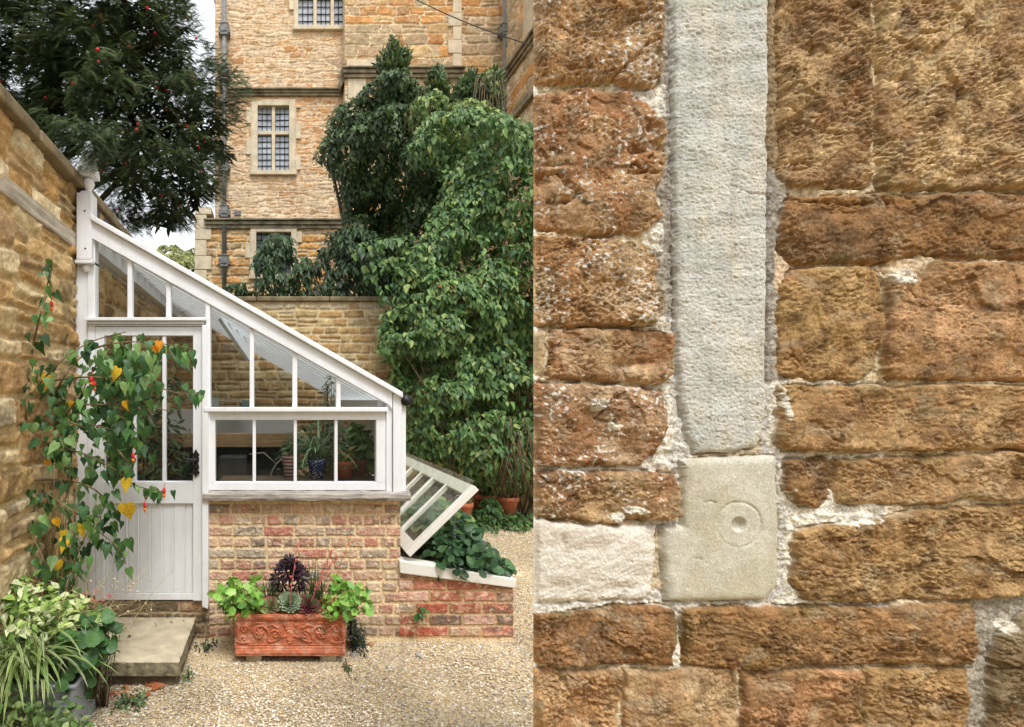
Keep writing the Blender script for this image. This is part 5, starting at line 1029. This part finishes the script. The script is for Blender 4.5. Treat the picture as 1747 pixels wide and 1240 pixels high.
# ------------------------------------------------------------------ grass-like leaves
def blades(specs, rng, seg=7):
    Vs = []; Fs = []; Cs = []; o = 0
    for base, az, L, wd, lift, bend, c0, c1 in specs:
        t = np.linspace(0, 1, seg+1); d = np.array([math.cos(az), math.sin(az), 0]); ang = lift-bend*t; dz = np.cumsum(np.sin(ang))*L/seg; dr = np.cumsum(np.cos(ang))*L/seg
        ctr = np.asarray(base)+np.outer(np.concatenate([[0], dr[:-1]]), d)+np.outer(np.concatenate([[0], dz[:-1]]), [0, 0, 1]); sd = np.array([-d[1], d[0], 0]); w_ = wd*np.sqrt(np.clip(1-t**2.2, .0, 1))*np.minimum(1, .45+2*t)
        up = np.array([0, 0, 1.])
        V = np.stack([ctr-sd*w_[:, None]+up*w_[:, None]*.35, ctr, ctr+sd*w_[:, None]+up*w_[:, None]*.35], 1).reshape(-1, 3); f = []
        for i in range(seg): a = 3*i; f += [(a, a+1, a+4, a+3), (a+1, a+2, a+5, a+4)]
        Vs.append(V); Fs.append(np.array(f)+o); o += len(V)
        Cs.append(np.tile(np.stack([c0, c1, c0]), (seg+1, 1)))
    return np.concatenate(Vs), Fs, np.concatenate(Cs)
def tuft(name, label, cat, base, n, L, wd, pal, pal2, seed, lift=(.9, 1.5), bend=(.6, 2.2), spread=.03, azr=(0, 6.283), group=None, mat_=None):
    rng = np.random.default_rng(seed); base = np.asarray(base, float); sp = []
    for i in range(n):
        c0 = palette(rng, 1, pal)[0]; c1 = palette(rng, 1, pal2)[0]
        sp.append((base+np.append(spread*rng.standard_normal(2), 0), rng.uniform(*azr), L*(.55+.6*rng.random()), wd*(.7+.5*rng.random()), rng.uniform(*lift), rng.uniform(*bend), c0, c1))
    V, Fs, Cc = blades(sp, rng); return solo(name, fastmesh(name, V, Fs, Cc), mat_ or M_leaf, label, cat, base, group)
def clump(name, label, cat, pts, Y, T, n, seed, size, pal, leaf, Rr=.12, mat_=None, tip=None, group=None, hole=-9, stems=0, up=.9, jit=.4):
    poly = pxpoly(pts, Y); pos, nr, rng, inn = mass(poly, Y, T, n, seed, Rr, 5, .5, hole, .35, .2, .01); n = len(pos); nrm = nr+np.array([0, -.1, up])+jit*rng.standard_normal((n, 3))
    tp = nr*.8+np.array([0, -.2, .1])+.6*rng.standard_normal((n, 3)) if tip is None else np.array(tip)+.5*rng.standard_normal((n, 3))
    parts = [leaves(leaf_t(leaf), pos, nrm, tp, size*(.6+.7*rng.random(n)), palette(rng, n, pal), rng, .4)]
    c = np.mean(poly, 0); z0 = min(p[1] for p in poly); base = (c[0], Y, z0)
    root = thing(name, label, cat, base, group); V, Fs, Cc = join(parts); add('foliage', fastmesh('foliage', V, Fs, Cc), mat_ or M_leaf, root)
    k = MB(); ids = rng.choice(n, min(n, 26), False)
    for i in ids: b0 = np.array([c[0]+.25*(pos[i, 0]-c[0]), Y, z0-.02]); k.tube([b0, (b0+pos[i])/2+np.array([0, 0, .02]), pos[i]], [.004, .003, .002], 5)
    add('stems', k.mesh('stems', True), M_twig, root); return root
# ------------------------------------------------------------------ left foreground bed
S_ = F/2.45; tx = lambda px: (px-CX)/S_; tz = lambda py: EYE-(py-CY)/S_
k = MB(); x0, x1, zt = -1.35, tx(128), tz(1172)
root = thing('trough', 'galvanised grey metal trough of plants in the bottom left corner', 'trough', ((x0+x1)/2, 2.6, 0))
k.box(x0, x1, 2.45, 2.462, 0, zt); k.box(x0, x1, 2.83, 2.842, 0, zt); k.box(x1-.012, x1, 2.4625, 2.8295, 0, zt); k.box(x0, x0+.012, 2.4625, 2.8295, 0, zt); k.box(x0+.0125, x1-.0125, 2.4625, 2.8295, .01, zt-.05)
for q in (.08, .17): k.box(x0-.002, x1+.003, 2.444, 2.449, q, q+.014)
add('tank', k.mesh('tank'), M_zinc, root, .004)
k = MB(); k.tube([(x0, 2.452, zt), (x1-.004, 2.452, zt), (x1-.004, 2.836, zt), (x0, 2.836, zt)], .013, 8); add('rolled_rim', k.mesh('rolled_rim', True), M_zinc, root)
GV = [(190,200,140), (206,210,164), (168,186,116)]; GG = [(96,130,66), (82,116,60), (110,142,74)]
tuft('spider_plant', 'pale striped spider plant arching over the grey metal trough in the bottom left corner', 'spider plant', P(38, 1140, 2.52), 240, .46, .0075, GV, GG, 61, (.5, 1.4), (.9, 2.6), .06)
tuft('grass', 'tuft of fine straw coloured dry grass leaning over the left bed', 'grass', P(100, 1110, 2.8), 90, .6, .0028, [(206,186,140), (188,168,120)], [(214,196,150)], 62, (.7, 1.4), (.3, 1.3), .1)
clump('perennial', 'cream and pale green variegated plant with starry leaves behind the spider plant', 'plant', [(-20,985),(20,968),(60,985),(110,1008),(150,1020),(175,1040),(175,1075),(150,1110),(60,1130),(-20,1140)], 2.75, .2, 1500, 63, .05, [(150,178,84), (176,198,110), (204,214,150), (118,150,70), (222,226,178), (96,128,62)], 'ovate', .14)
clump('geranium', 'broad lobed green geranium leaves drooping over the front of the metal trough', 'geranium', [(120,1070),(140,1046),(178,1040),(198,1065),(192,1100),(170,1130),(166,1160),(140,1185),(120,1150),(110,1100)], 2.6, .14, 110, 64, .058, [(74,112,60), (88,128,70), (60,96,54)], 'round', .1)
clump('weed', 'grey green trailing weeds with tiny seed heads along the left side of the stone step', 'weed', [(150,1060),(190,1040),(215,1060),(205,1110),(190,1150),(170,1190),(150,1210),(130,1180),(140,1120)], 2.75, .1, 240, 65, .03, [(128,134,92), (150,150,112), (104,120,74), (172,168,130)], 'lance', .08)
tuft('dry_flower', 'thin dry flower stalks rising in front of the lower left door corner', 'stalks', P(165, 1060, 2.9), 22, .5, .0016, [(196,176,134), (206,190,152)], [(206,190,152)], 66, (.5, 1.2), (-.2, .5), .05, (-.5, .9))
k = MB(); r = random.Random(77)
for i in range(60):
    p = P(r.uniform(130, 260), r.uniform(985, 1060), 2.9+r.uniform(-.15, .15)); k.ball(p, r.uniform(.003, .007), 5)
solo('seed_head', k.mesh('seed_head', True), plain('seed head', C(204, 186, 146), .9), 'cloud of tiny pale seed heads on dry stalks before the door', 'seed heads', P(190, 1060, 2.9), kind='stuff')
k = MB()
for i in range(14):
    c = P(r.choice([r.gauss(135, 10), r.gauss(160, 12)]), r.gauss(1020, 10), 2.8+r.uniform(-.1, .1))
    for j in range(5): a = j*1.257; k.ball(c+np.array([.008*math.cos(a), -.003, .008*math.sin(a)]), .005, 5, .6)
solo('flower', k.mesh('flower', True), plain('dusty pink petal', C(204, 120, 112), .7), 'dusty pink pelargonium florets scattered in the left bed under the abutilon', 'flowers', P(145, 1040, 2.8), kind='stuff')
# dry twigs against the wall
k = MB()
for i in range(60):
    a = P(r.uniform(10, 120), r.uniform(1000, 1060), 3.0); b = P(r.uniform(10, 130), r.uniform(700, 960), 3.15+r.uniform(-.1, .1)); m_ = (a+b)/2+np.array([r.uniform(-.08, .08), r.uniform(-.05, .05), r.uniform(-.05, .05)]); k.tube([a, m_, b], [.004, .003, .0015], 5)
solo('dry_stems', k.mesh('dry_stems', True), plain('dry stem', C(150, 128, 90), .9, (40, .6, 1.2)), 'tangle of thin brown dry stems against the left stone wall under the abutilon', 'dry stems', P(70, 1040, 3.0), kind='stuff')
# fallen leaves
for i in range(14):
    px, py = r.uniform(185, 262), r.uniform(1168, 1192); Y = F*EYE/(py-CY); rg = np.random.default_rng(300+i)
    V, Fs, Cc = join([leaves(leaf_t('ovate'), np.array([[(px-CX)/F*Y, Y, .012]]), np.array([[r.gauss(0, .3), r.gauss(0, .3), 1]]), np.array([[r.gauss(0, 1), r.gauss(0, 1), 0]]), .05+.03*r.random(), palette(rg, 1, [(176,104,62), (196,128,84), (150,86,54)]), rg, .8)])
    solo('fallen_leaf', fastmesh('fallen_leaf', V, Fs, Cc), M_leaf, 'dry russet leaf lying on the gravel in front of the stone step', 'leaf', ((px-CX)/F*Y, Y, .01), 'dead leaves on the gravel before the step')
for i in range(9):
    x_, y_ = r.uniform(-1.0, -.6), r.uniform(3.0, 3.48); rg = np.random.default_rng(400+i)
    V, Fs, Cc = join([leaves(leaf_t('ovate'), np.array([[x_, y_, .165]]), np.array([[r.gauss(0, .3), r.gauss(0, .3), 1]]), np.array([[r.gauss(0, 1), r.gauss(0, 1), 0]]), .015+.02*r.random(), palette(rg, 1, [(112,84,56), (92,72,50), (140,104,66)]), rg, .8)])
    solo('fallen_leaf', fastmesh('fallen_leaf', V, Fs, Cc), M_leaf, 'tiny dry brown leaf lying on top of the stone step', 'leaf', (x_, y_, .16), 'dead leaves on the stone step')
clump('groundsel', 'loose mid green leafy weeds growing on the gravel against the front of the metal trough', 'weed', [(-20,1260),(-20,1178),(20,1165),(60,1180),(100,1188),(136,1205),(150,1235),(150,1260)], 2.36, .09, 420, 171, .042, [(96,124,68), (112,138,78), (80,106,58), (140,156,96)], 'ovate', .1)
# low weeds on the gravel and along the wall foot
def wd(label, cx_, cy_, w_, h_, n, seed, size=.03, pal=None, Y=None, name='weed'):
    Y = Y or F*EYE/(cy_+h_*.5-CY)
    clump(name, label, 'weed', [(cx_-w_, cy_+h_*.5), (cx_-w_*.8, cy_-h_*.2), (cx_, cy_-h_*.5), (cx_+w_*.8, cy_-h_*.1), (cx_+w_, cy_+h_*.5)], Y, .06, n, seed, size, pal or [(84,108,60), (100,126,70), (70,92,54)], 'ovate', .05)
wd('small dark green weeds in the corner between the stone step and the brick base', 355, 1108, 32, 44, 170, 71, .026, [(60,74,44), (74,88,52), (50,64,40)], 3.4)
wd('tiny weed at the right foot of the stone step', 322, 1152, 12, 40, 70, 72, .018, None, 3.02)
wd('low weeds among dead leaves in front of the stone step', 225, 1186, 30, 24, 110, 73, .026)
wd('little green weed on the gravel below the trough', 592, 1138, 8, 10, 26, 74, .018)
wd('lonely green weed sprouting at the foot of the red cold frame bricks', 716, 1040, 11, 20, 12, 75, .05, [(56,100,46), (70,116,56)], 3.49, 'seedling')
clump('fern', 'dark feathery green plant squeezed between the terracotta trough and the brick wall', 'plant', [(592,1050),(606,1052),(618,1075),(624,1100),(614,1108),(594,1106)], 3.42, .08, 420, 76, .028, [(40,58,42), (50,70,48), (32,48,36)], 'lance', .06)
for i, (px, py, c) in enumerate([(632,1102,(166,120,76)), (612,1110,(196,190,180)), (716,1120,(170,166,158)), (604,1120,(150,146,140))]):
    k = MB(); Y = F*EYE/(py-CY); k.ball(((px-CX)/F*Y, Y, .008), .022, 7, .7); me_ = k.mesh('stone', True)
    for v_ in me_.vertices: v_.co.x += .006*math.sin(v_.co.z*200+i); v_.co.y += .005*math.cos(v_.co.x*180)
    solo('stone', me_, plain('loose stone', C(*c), .9), '%s loose stone on the gravel %s' % (['brown', 'white', 'grey', 'dark grey'][i], ['right of the terracotta trough', 'beside the dark plant by the trough', 'before the cold frame', 'right below the trough corner'][i]), 'stone', ((px-CX)/F*Y, Y, 0))
# ------------------------------------------------------------------ plants in the terracotta trough
YP = 3.3
def fleshy(label, pts, seed, n, name='sedum'): return clump(name, label, 'succulent', pts, YP-.02, .12, n, seed, .053, [(116,162,62), (134,178,76), (96,144,56), (150,188,92)], 'pad', .1, M_succ, None, None, -9, 0, .5, .5)
fleshy('bright green fleshy leaved succulent at the left end of the terracotta trough', [(366,1015),(385,995),(400,985),(420,984),(440,990),(452,1020),(452,1050),(400,1052),(385,1050),(380,1030)], 81, 170)
fleshy('bright green fleshy leaved succulent at the right end of the terracotta trough', [(545,1040),(560,1010),(570,985),(590,980),(604,1000),(632,1012),(630,1030),(600,1035),(585,1050),(550,1052)], 82, 170)
PG = [(70,96,56), (84,112,64), (58,82,50)]
tuft('grassy_plant', 'stiff dark green grassy tuft left of the black aeonium', 'grassy plant', P(463, 1046, YP+.03), 60, .27, .0034, PG, PG, 83, (1.0, 1.57), (-.1, .4), .028)
tuft('grassy_plant', 'taller dark green grassy tuft with flower stalks right of the black aeonium', 'grassy plant', P(535, 1046, YP+.03), 90, .31, .0034, PG, PG, 84, (.95, 1.57), (-.1, .5), .03)
def rosette(label, px, py, rad, n, pal, seed, Y=YP-.05, cat='houseleek', flat=.75, leaf='spoon'):
    rng = np.random.default_rng(seed); i = np.arange(n); a = i*2.39996; t = np.sqrt((i+.5)/n); el = (1-t)*1.35+.12
    d = np.stack([np.cos(a)*np.cos(el), np.sin(a)*np.cos(el), np.sin(el)], 1); c = P(px, py, Y); R0 = rad/F*Y
    nr = np.stack([-np.cos(a)*np.sin(el), -np.sin(a)*np.sin(el), np.cos(el)], 1)
    ct, st_ = math.cos(.75), math.sin(.75); rt_ = lambda q: np.stack([q[:, 0], q[:, 1]*ct-q[:, 2]*st_, q[:, 1]*st_+q[:, 2]*ct], 1); d = rt_(d); nr = rt_(nr)
    V, Fs, Cc = join([leaves(leaf_t(leaf), c+d*R0*.12, nr, d, R0*(.55+.45*t), palette(rng, n, pal, .85, 1.15), rng, .2)])
    return solo('houseleek', fastmesh('houseleek', V, Fs, Cc), M_succ, label, cat, c)
rosette('green houseleek rosette with reddish leaf tips, left of the pale grey one', 463, 1036, 17, 70, [(128,150,100), (150,116,92), (140,160,112), (170,110,96)], 85)
rosette('pale grey green houseleek rosette in the middle of the trough', 494, 1029, 20, 80, [(150,168,134), (166,182,150), (138,156,122)], 86)
rosette('dark red houseleek rosette right of the pale grey one', 526, 1036, 20, 70, [(122,66,70), (104,90,66), (140,80,84), (96,110,70)], 87)
def aeonium():
    rng = np.random.default_rng(91); Y = YP; root = thing('aeonium', 'black leaved aeonium with a thick bare stem in the centre of the trough', 'aeonium', P(497, 1050, Y)); parts = []
    for px, py, rad, n in [(492,974,24,40), (474,988,17,20), (512,982,19,22), (496,958,16,18), (507,998,16,18), (482,1000,14,16)]:
        i = np.arange(n); a = i*2.39996; t = np.sqrt((i+.5)/n); el = (1-t)*1.4-.25; axis = np.array([(px-494)/30, -.55, (975-py)/26+.7]); axis /= np.linalg.norm(axis); u_ = np.cross(axis, [0, 0, 1.]); u_ /= np.linalg.norm(u_); v_ = np.cross(axis, u_)
        d = np.cos(el)[:, None]*(np.cos(a)[:, None]*u_+np.sin(a)[:, None]*v_)+np.sin(el)[:, None]*axis; nr = -np.sin(el)[:, None]*(np.cos(a)[:, None]*u_+np.sin(a)[:, None]*v_)+np.cos(el)[:, None]*axis
        c = P(px, py, Y-.01); R0 = rad/F*Y; parts.append(leaves(leaf_t('spoon'), c+d*R0*.1, nr, d, R0*(.6+.45*t), palette(rng, n, [(40,26,34), (52,32,42), (34,24,30), (62,38,46)]), rng, .2))
    V, Fs, Cc = join(parts); add('leaf_rosettes', fastmesh('leaf_rosettes', V, Fs, Cc), M_succ, root)
    limbs(root, 'stem', [([P(497, 1050, Y), P(495, 1015, Y), P(494, 985, Y)], .009, .008), ([P(496, 1020, Y), P(484, 998, Y), P(480, 988, Y)], .006, .005), ([P(496, 1015, Y), P(506, 996, Y), P(511, 987, Y)], .006, .005)])
aeonium()
M_coral = plain('coral floret', C(222, 112, 108), .6)
def spike(label, pts, n, seed, cols, Y, orange=False):
    r_ = random.Random(seed); s = smooth_px(pts); L = len(s); root = thing('flower_spike', label, 'flower spike', P(*pts[0], Y))
    k = MB(); k.tube([P(a, b, Y-.05*i/L) for i, (a, b) in enumerate(s)], list(np.linspace(.003, .0015, L)), 6); add('stalk', k.mesh('stalk', True), plain('pink stalk', C(186, 116, 104), .7), root)
    mf = M_orange if orange else M_coral
    for i in range(n):
        k = MB(); t = .35+.65*i/n; a, b = s[min(int(t*L), L-1)]; p = P(a+r_.uniform(-5, 5)*(1.2-t), b+r_.uniform(-3, 3), Y-.05*t+r_.uniform(-.01, .01)); k.tube([P(a, b, Y-.05*t), p], .001, 4); k.lathe([(.001, -.009), (.0035, -.003), (.003, .006), (.001, .01)], p, 6); add('floret', k.mesh('floret', True), mf, root)
spike('pink flower spike rising in front of the black aeonium', [(494,1040),(497,1000),(503,960),(509,925)], 14, 1, None, YP-.09)
spike('coral flower spike with many tiny bells right of the aeonium', [(532,1040),(540,1000),(556,960),(566,940)], 26, 2, None, YP-.02)
spike('short coral flower spike leaning to the right', [(525,1045),(540,1000),(556,975),(574,950)], 22, 3, None, YP-.05)
spike('tallest spike with an orange tip at the right of the trough', [(552,1040),(570,990),(584,955),(597,918)], 9, 4, None, YP, True)
# ------------------------------------------------------------------ cold frame crop and weeds behind
clump('cabbage_plant', 'broad dark green leaves filling the brick cold frame', 'vegetable plant', [(702,962),(730,945),(752,912),(775,886),(800,898),(826,918),(842,945),(862,960),(866,978),(800,972)], 3.72, .2, 420, 95, .062, [(56,88,52), (66,100,60), (46,76,48), (84,118,72)], 'round', .12)
clump('cabbage_plant', 'mixed green leaves growing inside the cold frame beneath the glass lid', 'vegetable plant', [(640,900),(700,850),(760,850),(790,880),(800,910),(640,930)], 4.8, .5, 420, 96, .09, [(70,104,60), (86,120,70), (120,140,80), (56,88,52)], 'round', .2)
clump('weed', 'mat of low green weeds on the gravel before the two terracotta pots', 'weed', [(745,905),(760,876),(800,872),(850,872),(905,876),(960,882),(960,900),(880,904),(820,908),(790,900)], 6.15, .25, 900, 97, .07, [(84,116,62), (70,100,54), (104,132,74)], 'ovate', .12)
clump('weed', 'leafy green weed standing between the two terracotta pots', 'weed', [(805,876),(820,850),(835,842),(850,860),(858,880)], 6.1, .15, 130, 98, .08, [(76,112,60), (92,128,70)], 'ovate', .15)
def pot(name, label, px, py_top, py_bot, wtop, Y, m=None, group=None, plant=None, nrib=0):
    s_ = Y/F; c = P(px, py_bot, Y); H = (py_bot-py_top)*s_; rt = wtop*s_/2; root = thing(name, label, 'plant pot', c, group)
    k = MB(); k.lathe([(rt*.66, 0), (rt*.9, H*.76), (rt*.92, H*.77), (rt*1.0, H*.78), (rt, H*.99), (rt*.97, H), (rt*.9, H), (rt*.88, H*.84), (.01, H*.83)], c, 28); add('pot', k.mesh('pot', True), m or M_terra, root)
    if plant: plant(root, c, H, rt)
    return root
def scraggy(root, c, H, rt, n=40, pal=((96,110,62), (132,116,76), (150,126,86)), size=.06, hh=.14, leaf='ovate'):
    rng = np.random.default_rng(int(abs(c[0])*1000)); d = unit(rng.standard_normal((n, 3))*np.array([1, 1, .7])+np.array([0, 0, .8])); p = c+np.array([0, 0, H])+d*np.array([rt*.9, rt*.9, hh])*(.3+.7*rng.random((n, 1)))
    V, Fs, Cc = join([leaves(leaf_t(leaf), p, d+.5*rng.standard_normal((n, 3))+np.array([0, -.3, .6]), d+.5*rng.standard_normal((n, 3))-np.array([0, 0, .4]), size*(.6+.7*rng.random(n)), palette(rng, n, pal), rng, .4)]); add('foliage', fastmesh('foliage', V, Fs, Cc), M_leaf, root)
    k = MB()
    for q in p[:16]: k.tube([c+np.array([0, 0, H*.85]), (c+np.array([0, 0, H])+q)/2, q], .003, 5)
    add('stems', k.mesh('stems', True), M_twig, root)
pot('flower_pot', 'right terracotta pot of withered stems standing at the foot of the creeper', 863, 846, 879, 42, 6.2, plant=scraggy, group='terracotta pots below the creeper')
pot('flower_pot', 'left terracotta pot half hidden by leaves at the foot of the creeper', 826, 842, 876, 40, 6.25, plant=scraggy, group='terracotta pots below the creeper')
pot('flower_pot', 'dark terracotta pot seen through the raised cold frame lid', 790, 856, 892, 34, 5.95, plant=scraggy, group='terracotta pots below the creeper')
# ------------------------------------------------------------------ inside the greenhouse
k = MB(); root = thing('staging_shelf', 'wooden staging shelf inside the greenhouse behind the four-pane window', 'shelf', (.2, 3.95, 0)); z = .985
k.box(-.42, .78, 3.72, 4.08, z, z+.03); add('shelf_board', k.mesh('shelf_board'), M_bench_dark, root, .004)
for x in (-.38, .74):
    for y in (3.76, 4.05): k = MB(); k.box(x-.025, x+.025, y-.025, y+.025, 0, z-.001); add('leg', k.mesh('leg'), M_bench, root, .004)
root = thing('potting_bench', 'dark potting bench with a pale backboard and brown timber beam inside the greenhouse', 'bench', (-.4, 4.8, 0)); Y = 4.6; q = lambda px: (px-CX)/F*Y; qz = lambda py: EYE-(py-CY)/F*Y
k = MB(); k.box(-1.1, q(508), Y, Y+.06, qz(763), qz(739)); add('timber_beam', k.mesh('timber_beam'), M_bench, root, .006)
k = MB(); k.box(-1.1, q(508), Y+.6, Y+.62, qz(752), qz(700)); add('backboard', k.mesh('backboard'), M_grey_panel, root, .004)
k = MB(); k.box(-1.1, q(508), Y+.062, Y+.62, qz(762), qz(758)); add('bench_top', k.mesh('bench_top'), M_bench, root)
k = MB(); k.box(-1.1, q(508), Y+.065, Y+.08, 0, qz(763)); k.box(q(508)-.02, q(508), Y+.03, Y+.5, 0, qz(763)); add('shade_panel', k.mesh('shade_panel'), M_dark, root)  # black sheet put in as the shade under the bench
for x in (-1.05, q(500)): k = MB(); k.box(x-.03, x+.03, Y+.005, Y+.055, 0, qz(763)-.001); add('leg', k.mesh('leg'), M_bench, root)
k = MB(); c = P(397, 800, 4.4); k.box(c[0]-.12, c[0]+.11, c[1], c[1]+.2, c[2]-.1, c[2]+.1); solo('crate', k.mesh('crate'), plain('grey crate', C(62, 62, 60), .8, (12, .5, 1.1)), 'dim grey crate under the potting bench behind the left window pane', 'crate', (c[0], c[1], c[2]-.1)).modifiers.new('bevel', 'BEVEL').width = .01
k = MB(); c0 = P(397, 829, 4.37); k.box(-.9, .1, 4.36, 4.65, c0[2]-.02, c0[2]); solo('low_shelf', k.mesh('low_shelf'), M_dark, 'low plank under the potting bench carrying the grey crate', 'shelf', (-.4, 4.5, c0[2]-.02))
k = MB(); cc_ = P(500, 830, 4.2); k.tube([cc_+np.array([.17*math.cos(a)-.02, 0, .24*math.sin(a)]) for a in np.linspace(1.3, 3.1, 16)], .006, 6); k.tube([P(425, 775, 4.15), P(450, 772, 4.1), P(470, 790, 4.1)], .005, 6); solo('hoop', k.mesh('hoop', True), plain('pale cane', C(170, 164, 148), .8), 'pale curved cane hoop behind the window left of the spider plant', 'hoop', cc_)
# dusky blue pot with white sprigs carrying a big spider plant
mb_, nt, b = mat('blue and white glaze'); vo = N(nt, 'ShaderNodeTexVoronoi'); vo.inputs['Scale'].default_value = 60; tc = N(nt, 'ShaderNodeTexCoord'); nt.links.new(tc.outputs['Object'], vo.inputs['Vector']); rr_ = ramp(nt, vo.outputs['Distance'], [(.25, C(210, 214, 224)), (.4, C(62, 82, 130))]); nt.links.new(rr_.outputs[0], b.inputs['Base Color']); b.inputs['Roughness'].default_value = .2
YI = 3.92; zs = (EYE-1.016)/YI*F+CY
def sp_inside(root, c, H, rt):
    rng = np.random.default_rng(5); sp = [(c+np.array([.03*rng.standard_normal(), .03*rng.standard_normal(), H*.95]), rng.uniform(0, 6.283), .42*(.5+.6*rng.random()), .009, rng.uniform(.7, 1.5), rng.uniform(1., 3.), palette(rng, 1, [(112,140,96), (130,156,112), (96,124,84)])[0], palette(rng, 1, [(150,172,130), (120,146,100)])[0]) for i in range(90)]
    V, Fs, Cc = blades(sp, rng); add('foliage', fastmesh('foliage', V, Fs, Cc), M_leaf, root)
pot('potted_spider_plant', 'big spider plant in a blue and white pot behind the third window pane', 541, zs-34, zs-1, 34, YI, mb_, None, sp_inside)
def ger(root, c, H, rt): scraggy(root, c, H, rt, 150, ((84,120,66), (70,104,58), (104,136,80), (120,150,90)), .07, .3, 'round')
pot('potted_geranium', 'leafy green geranium in a terracotta pot behind the right window pane', 612, zs-32, zs-1, 32, YI+.12, None, None, ger)
pot('flower_pot', 'plain terracotta pot with yellowing leaves behind the right window muntin', 588, zs-30, zs-1, 32, YI-.1, None, None, lambda a, b_, c_, d_: scraggy(a, b_, c_, d_, 34, ((140,150,80), (170,140,80), (96,128,70)), .06, .1, 'ovate'))
ms, nt, b = mat('striped red and white'); wv = N(nt, 'ShaderNodeTexWave', bands_direction='Z'); wv.inputs['Scale'].default_value = 12; tc = N(nt, 'ShaderNodeTexCoord'); nt.links.new(tc.outputs['Object'], wv.inputs['Vector']); rr_ = ramp(nt, wv.outputs['Fac'], [(.45, C(208, 206, 198)), (.55, C(150, 54, 46))]); nt.links.new(rr_.outputs[0], b.inputs['Base Color'])
pot('striped_pot', 'red and white striped pot with small leaves left of the spider plant', 493, zs-42, zs-1, 24, YI, ms, None, lambda a, b_, c_, d_: scraggy(a, b_, c_, d_, 60, ((120,146,92), (96,124,76), (140,160,110)), .05, .14, 'lance'))
clump('rosemary', 'tall thin grey green rosemary stems inside the greenhouse near the roof eave', 'rosemary', [(530,760),(545,690),(556,640),(566,630),(576,690),(590,760)], 4.2, .1, 420, 101, .035, [(108,122,92), (90,106,78), (130,140,112)], 'lance', .08)
clump('houseplant', 'dense green foliage inside the greenhouse behind the spider plant', 'plant', [(470,770),(500,745),(520,725),(560,715),(600,720),(640,740),(640,822),(480,822)], 4.5, .25, 520, 102, .08, [(74,104,62), (90,122,74), (60,88,54)], 'lance', .15)
clump('climbing_plant', 'dark leafy climber inside the greenhouse behind the half glazed door', 'climber', [(170,600),(240,590),(300,620),(318,700),(330,780),(326,822),(170,822)], 4.3, .3, 900, 103, .085, [(62,84,50), (78,100,58), (52,70,44), (96,110,66)], 'lance', .2, hole=-.15)
k = MB(); c = P(419, 690, 6.8); k.box(c[0]-.045, c[0]+.045, 6.78, 6.86, c[2]-.055, c[2]+.055); solo('socket_box', k.mesh('socket_box'), plain('socket plastic', C(120, 136, 142), .5), 'small grey blue socket box on the stone wall inside the greenhouse', 'socket', (c[0], 6.82, c[2]))
k = MB(); k.tube([P(368, 684, 6.84), P(414, 685, 6.84)], .008, 6); solo('conduit', k.mesh('conduit', True), M_grey_panel, 'thin white conduit running to the socket box inside the greenhouse', 'conduit', P(368, 684, 6.84))
k = MB(); c = P(363, 688, 5.6); k.box(c[0]-.06, c[0]+.05, 5.6, 5.75, c[2]-.12, c[2]+.06); solo('heater', k.mesh('heater'), M_grey_panel, 'pale grey box heater behind the greenhouse door post', 'heater', (c[0], 5.67, c[2]-.12))

# ------------------------------------------------------------------ unseen leafy screen added behind the camera to dim reflections and low skylight
rng = np.random.default_rng(200); n = 9000; x = rng.uniform(-7, 8, n); z = rng.uniform(.1, 4.6, n); y = -6.5+.35*fbm(x, z, 5, 3)+.15*rng.standard_normal(n)
V, Fs, Cc = join([leaves(leaf_t('ovate'), np.stack([x, y, z], 1), np.stack([.5*rng.standard_normal(n), np.ones(n), .6+.4*rng.standard_normal(n)], 1), np.stack([.5*rng.standard_normal(n), .4*np.ones(n), -np.ones(n)], 1), .1+.12*rng.random(n), palette(rng, n, [(70,96,52), (84,110,60), (58,82,46)]), rng, .4)])
root = thing('added_hedge', 'tall green leafy screen added unseen behind the camera to darken window reflections', 'added_hedge', (.5, -7, 0)); add('foliage', fastmesh('foliage', V, Fs, Cc), M_leaf, root)
k = MB(); k.box(-7, 8, -8.2, -6.75, 0, 4.5); add('inner_growth', k.mesh('inner_growth'), plain('hedge inside', C(44, 54, 34), .95, (8, .5, 1.2)), root)
